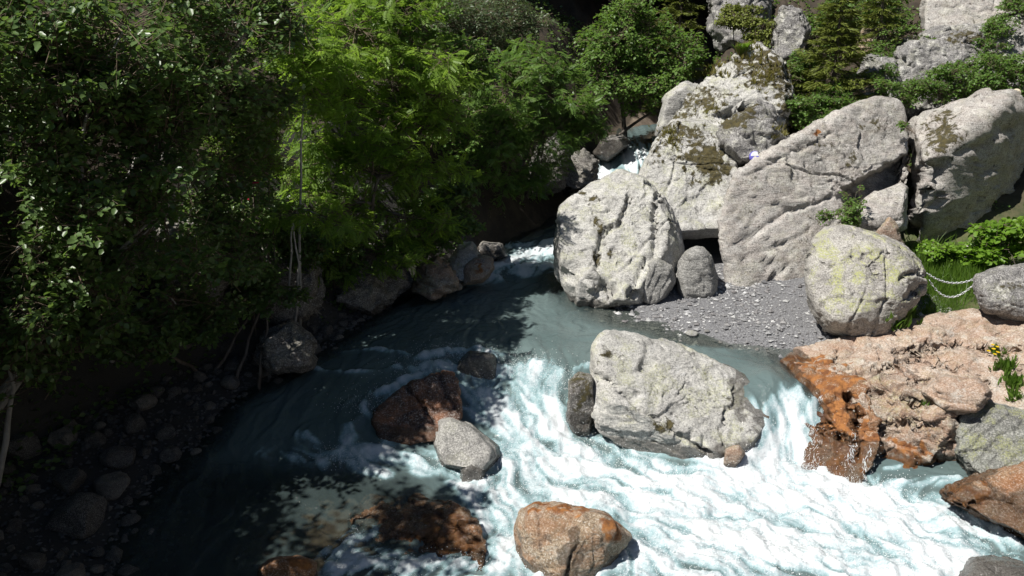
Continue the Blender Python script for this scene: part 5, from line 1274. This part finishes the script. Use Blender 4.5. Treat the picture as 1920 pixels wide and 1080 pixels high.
# ---- chains
def chain(label, A, Bp, sag):
    L = np.linalg.norm(Bp - A); nl = int(L / .034); V = []; F = []
    t = (np.arange(nl) + .5) / nl
    C = A + (Bp - A) * t[:, None]; C[:, 2] -= sag * 4 * t * (1 - t)
    T = norm(np.gradient(C, axis=0)); bag = Bag()
    for i in range(nl):
        u = T[i]; v = norm(np.cross(u, [0, 0, 1.])); w = np.cross(u, v)
        if i % 2: v, w = w, v
        th = np.linspace(0, 2 * np.pi, 10)
        ring = C[i] + np.cos(th)[:, None] * u * .028 + np.sin(th)[:, None] * v * .014
        bag.add(*tube(ring, np.full(10, .0055), 5))
    link('chain', bag.mesh('chain', C[nl // 2]), M['chain'], None, C[nl // 2], label=label, category='chain')
chain('upper galvanised chain strung from the lichen boulder to the edge rock', at(1738, 512, 13.75), at(1834, 520, 13.62), .13)
chain('lower slack chain strung from the lichen boulder to the edge rock', at(1742, 524, 13.7), at(1834, 524, 13.6), .30)

# ---- blue and white disc painted plate on the slab
def plane3(a, b, c_):
    n_ = np.cross(b - a, c_ - a); n_ /= np.linalg.norm(n_)
    return n_ if n_ @ (np.array([0, 0, CAM_H]) - a) > 0 else -n_
pa, pb, pc = onz(1350, 545, .95), at(1385, 325, 16.7), at(1630, 200, 18.3)
nS = plane3(pa, pb, pc)
def ray_hit(px, py):
    dg = bpy.context.evaluated_depsgraph_get(); d = ray(px, py); d = d / np.linalg.norm(d)
    ok, loc, nr, idx, ob, mt = SC.ray_cast(dg, Vector((0, 0, CAM_H)), Vector(d))
    return np.array(loc), np.array(nr), ob
bpy.context.view_layer.update()
hp, hn, ho = ray_hit(1415, 293)
root = link('marker_disc', None, loc=hp, label='small round blue and white disc on the lit slab', category='marker')
root.rotation_euler = Vector(nS * .6 + hn * .2 + np.array([0, -.3, .1])).to_track_quat('Z', 'Y').to_euler()
def disc_part(name, r, z0, z1, a0, a1, mat):
    th = np.linspace(a0, a1, 28); bm = bmesh.new()
    lo = [bm.verts.new((r * math.cos(t), r * math.sin(t), z0)) for t in th]; hi = [bm.verts.new((r * math.cos(t), r * math.sin(t), z1)) for t in th]
    bm.faces.new(hi); bm.faces.new(lo[::-1])
    for i in range(len(th)): j = (i + 1) % len(th); bm.faces.new((lo[i], lo[j], hi[j], hi[i]))
    me = bpy.data.meshes.new(name); bm.to_mesh(me); bm.free(); link(name, me, mat, root)
M['blue'] = mat_plain('blue_paint', (0.13, 0.12, 0.52), (0.16, 0.15, 0.58), 20, 0.5, 0.05)
M['white'] = mat_plain('white_paint', (0.78, 0.78, 0.80), (0.84, 0.84, 0.86), 20, 0.5, 0.05)
disc_part('rim', .105, -.05, .020, 0, 2 * math.pi * 27 / 28, M['blue'])
disc_part('white_half', .094, .0205, .026, 0.05, math.pi - .05, M['white'])
disc_part('blue_half', .094, .0205, .026, math.pi + .0, 2 * math.pi - .0, M['blue'])

# ---- pale post top behind the block
hpz = at(1904, 184, 19.3)
V, F = tube(np.array([[0, 0, -.6], [0, 0, .0], [0, 0, .10], [.005, 0, .16], [.01, 0, .19], [.01, 0, .2]]), [.095, .095, .095, .08, .045, .003], 14)
M['pale_wood'] = mat_plain('pale_wood', (0.52, 0.44, 0.30), (0.62, 0.54, 0.40), 14, 0.7, 0.2, (1, 1, .3))
b = Bag(); b.add(V, F)
link('post', b.mesh('post'), M['pale_wood'], None, hpz, label='pale rounded post top showing behind the right end of the huge block', category='post')

# ---- ferns, flowers, tufts on the rocks
def fern(label, px, py, nfr, L, seed, mat='bright'):
    hp, hn, ho = ray_hit(px, py); rg = np.random.default_rng(seed)
    root = link('fern', None, loc=hp - np.array([0, 0, .02]), label=label, category='fern')
    for f in range(nfr):
        a = rg.uniform(0, 6.28); l = L * rg.uniform(.7, 1.1); s = np.linspace(0, 1, 14)
        d = np.array([math.cos(a), math.sin(a), 0]); pv = np.array([-d[1], d[0], 0])
        R_ = d * (s * l * .55)[:, None] + np.stack([0 * s, 0 * s, l * (1.1 * s - .45 * s * s)], 1)
        b = Bag(); b.add(*tube(R_, np.linspace(.006, .002, 14), 4), .2)
        for sg in (-1, 1):
            k = np.arange(2, 14); w = l * .24 * np.sin(np.pi * (s[k] * .9 + .08))
            T_ = norm(np.gradient(R_, axis=0))[k]
            b.add(*place('narrow', R_[k], pv * sg + T_ * .5 + rg.normal(0, .06, (12, 3)), np.cross(T_, pv * 1.0) * -1 + rg.normal(0, .1, (12, 3)), w, seed=seed + f))
        link('frond', b.mesh('frond'), M[mat], root)
bpy.context.view_layer.update()
fern('bright green fern clump on top of the peaked mossy rock', 1388, 104, 16, .42, 901)
def tufts(name, label, spots, mat, seed):
    rg = np.random.default_rng(seed); bag = Bag()
    for px, py, n_, h, sp in spots:
        for k in range(n_):
            hp, hn, ho = ray_hit(px + rg.normal(0, sp), py + rg.normal(0, sp * .6))
            if ho is None: continue
            m_ = 5
            pos = hp + rg.normal(0, .015, (m_, 3)); pos[:, 2] = hp[2] - .01
            xd = rg.normal(0, .45, (m_, 3)) * [1, 1, 0] + [0, 0, 1.] + hn * .3
            T, F = LT['narrow']
            bag.add(*place('needle', pos, xd, rg.normal(0, 1, (m_, 3)), h * rg.uniform(.5, 1.2, m_), seed=seed + k))
    link(name, bag.mesh(name), mat, kind='stuff', label=label, category='grass')
tufts('grass', 'yellowish grass growing on the peaked rock and its neighbours', [(1340, 135, 40, .16, 14), (1440, 140, 70, .12, 22), (1330, 200, 30, .1, 20), (1250, 250, 35, .12, 14), (1260, 270, 20, .1, 12), (1400, 100, 40, .16, 14), (1470, 250, 20, .14, 10)], M['dry_grass'], 911)
tufts('grass', 'green tufts growing from cracks of the orange bedrock', [(1880, 690, 40, .16, 10), (1900, 720, 40, .16, 10), (1870, 660, 24, .12, 8), (1905, 745, 20, .14, 8), (1730, 760, 10, .08, 6), (1690, 610, 20, .2, 14)], M['grass'], 912)
def flowers(name, label, pts, colr, r, stem, seed, cat='flower'):
    rg = np.random.default_rng(seed); mt = mat_leaf(name + '_petal', colr, [min(1, c_ * 1.25) for c_ in colr], .2)
    hps = [ray_hit(*p) for p in pts]
    base = hps[0][0]; root = link(name, None, loc=base, label=label, category=cat)
    for (hp, hn, ho) in hps:
        top = hp + norm(np.array([rg.normal(0, .1), -.4, 1.])) * stem
        b = Bag(); b.add(*tube(np.array([hp, (hp + top) / 2 + rg.normal(0, .004, 3), top]), [.003, .003, .002], 4)); link('stem', b.mesh('stem', base), M['grass'], root)
        b = Bag(); m_ = 9; a = np.arange(m_) * 6.283 / m_
        b.add(*place('broad', np.repeat(top[None], m_, 0), np.stack([np.cos(a), np.sin(a) - .3, .35 + 0 * a], 1), np.tile([0, -.4, 1.], (m_, 1)), r * rg.uniform(.8, 1.1, m_), seed=seed)); link('blossom', b.mesh('blossom', base), mt, root)
bpy.context.view_layer.update()
flowers('yellow_flower', 'small clump of yellow flowers on the orange bedrock at the right', [(1858, 664), (1866, 660), (1850, 668), (1870, 670), (1862, 674), (1856, 656)], (.55, .38, .01), .032, .10, 921)
flowers('alpenrose', 'pink-red blossoms glowing in the shaded bank below the sapling', [(474, 342), (480, 348), (468, 378)], (.62, .03, .10), .05, .03, 922)
flowers('white_flower', 'tiny white flowers standing in the grass behind the chains', [(1802, 475), (1808, 486), (1830, 497), (1812, 466)], (.6, .55, .55), .02, .05, 923)

# ---- white trickles running down the orange ledge
rg = np.random.default_rng(55); bag = Bag()
lo_ = Vector(LEDGE.location)
def ledge_hit(px, py):
    d = ray(px, py); d = d / np.linalg.norm(d)
    ok, loc, nr, idx = LEDGE.ray_cast(Vector((0, 0, CAM_H)) - lo_, Vector(d))
    return (np.array(loc + lo_), np.array(nr)) if ok else None
for (pa_, pb_, wd, nst) in [((1512, 735), (1496, 880), 9, 320), ((1535, 742), (1515, 895), 6, 170), ((1602, 810), (1592, 905), 5, 90), ((1628, 840), (1620, 905), 4, 80), ((1500, 885), (1630, 918), 8, 200)]:
    for q in range(nst):
        t_ = rg.uniform(0, 1) ** .8
        x_ = pa_[0] + (pb_[0] - pa_[0]) * t_ + rg.normal(0, wd) * (.3 + t_) + 5 * math.sin(t_ * 9 + pa_[0]); y_ = pa_[1] + (pb_[1] - pa_[1]) * t_ + rg.normal(0, 3)
        h_ = ledge_hit(x_, y_)
        if h_ is None: continue
        hp, hn = h_
        down = np.array([rg.normal(0, .25), 0, -1.]); down = down - hn * (down @ hn); down /= np.linalg.norm(down); sd_ = np.cross(hn, down)
        L_ = rg.uniform(.01, .05); w_ = rg.uniform(.0015, .004)
        bag.add(hp + hn * .004 + oV[:, 0:1] * down * L_ + oV[:, 1:2] * sd_ * w_ + oV[:, 2:3] * hn * .004, oF)
M['froth'] = mat_plain('froth', (0.62, 0.68, 0.70), (0.80, 0.82, 0.83), 40, 0.4, 0.4)
link('trickles', bag.mesh('trickles'), M['froth'], kind='stuff', label='white trickles of water running down the wet orange ledge', category='water')
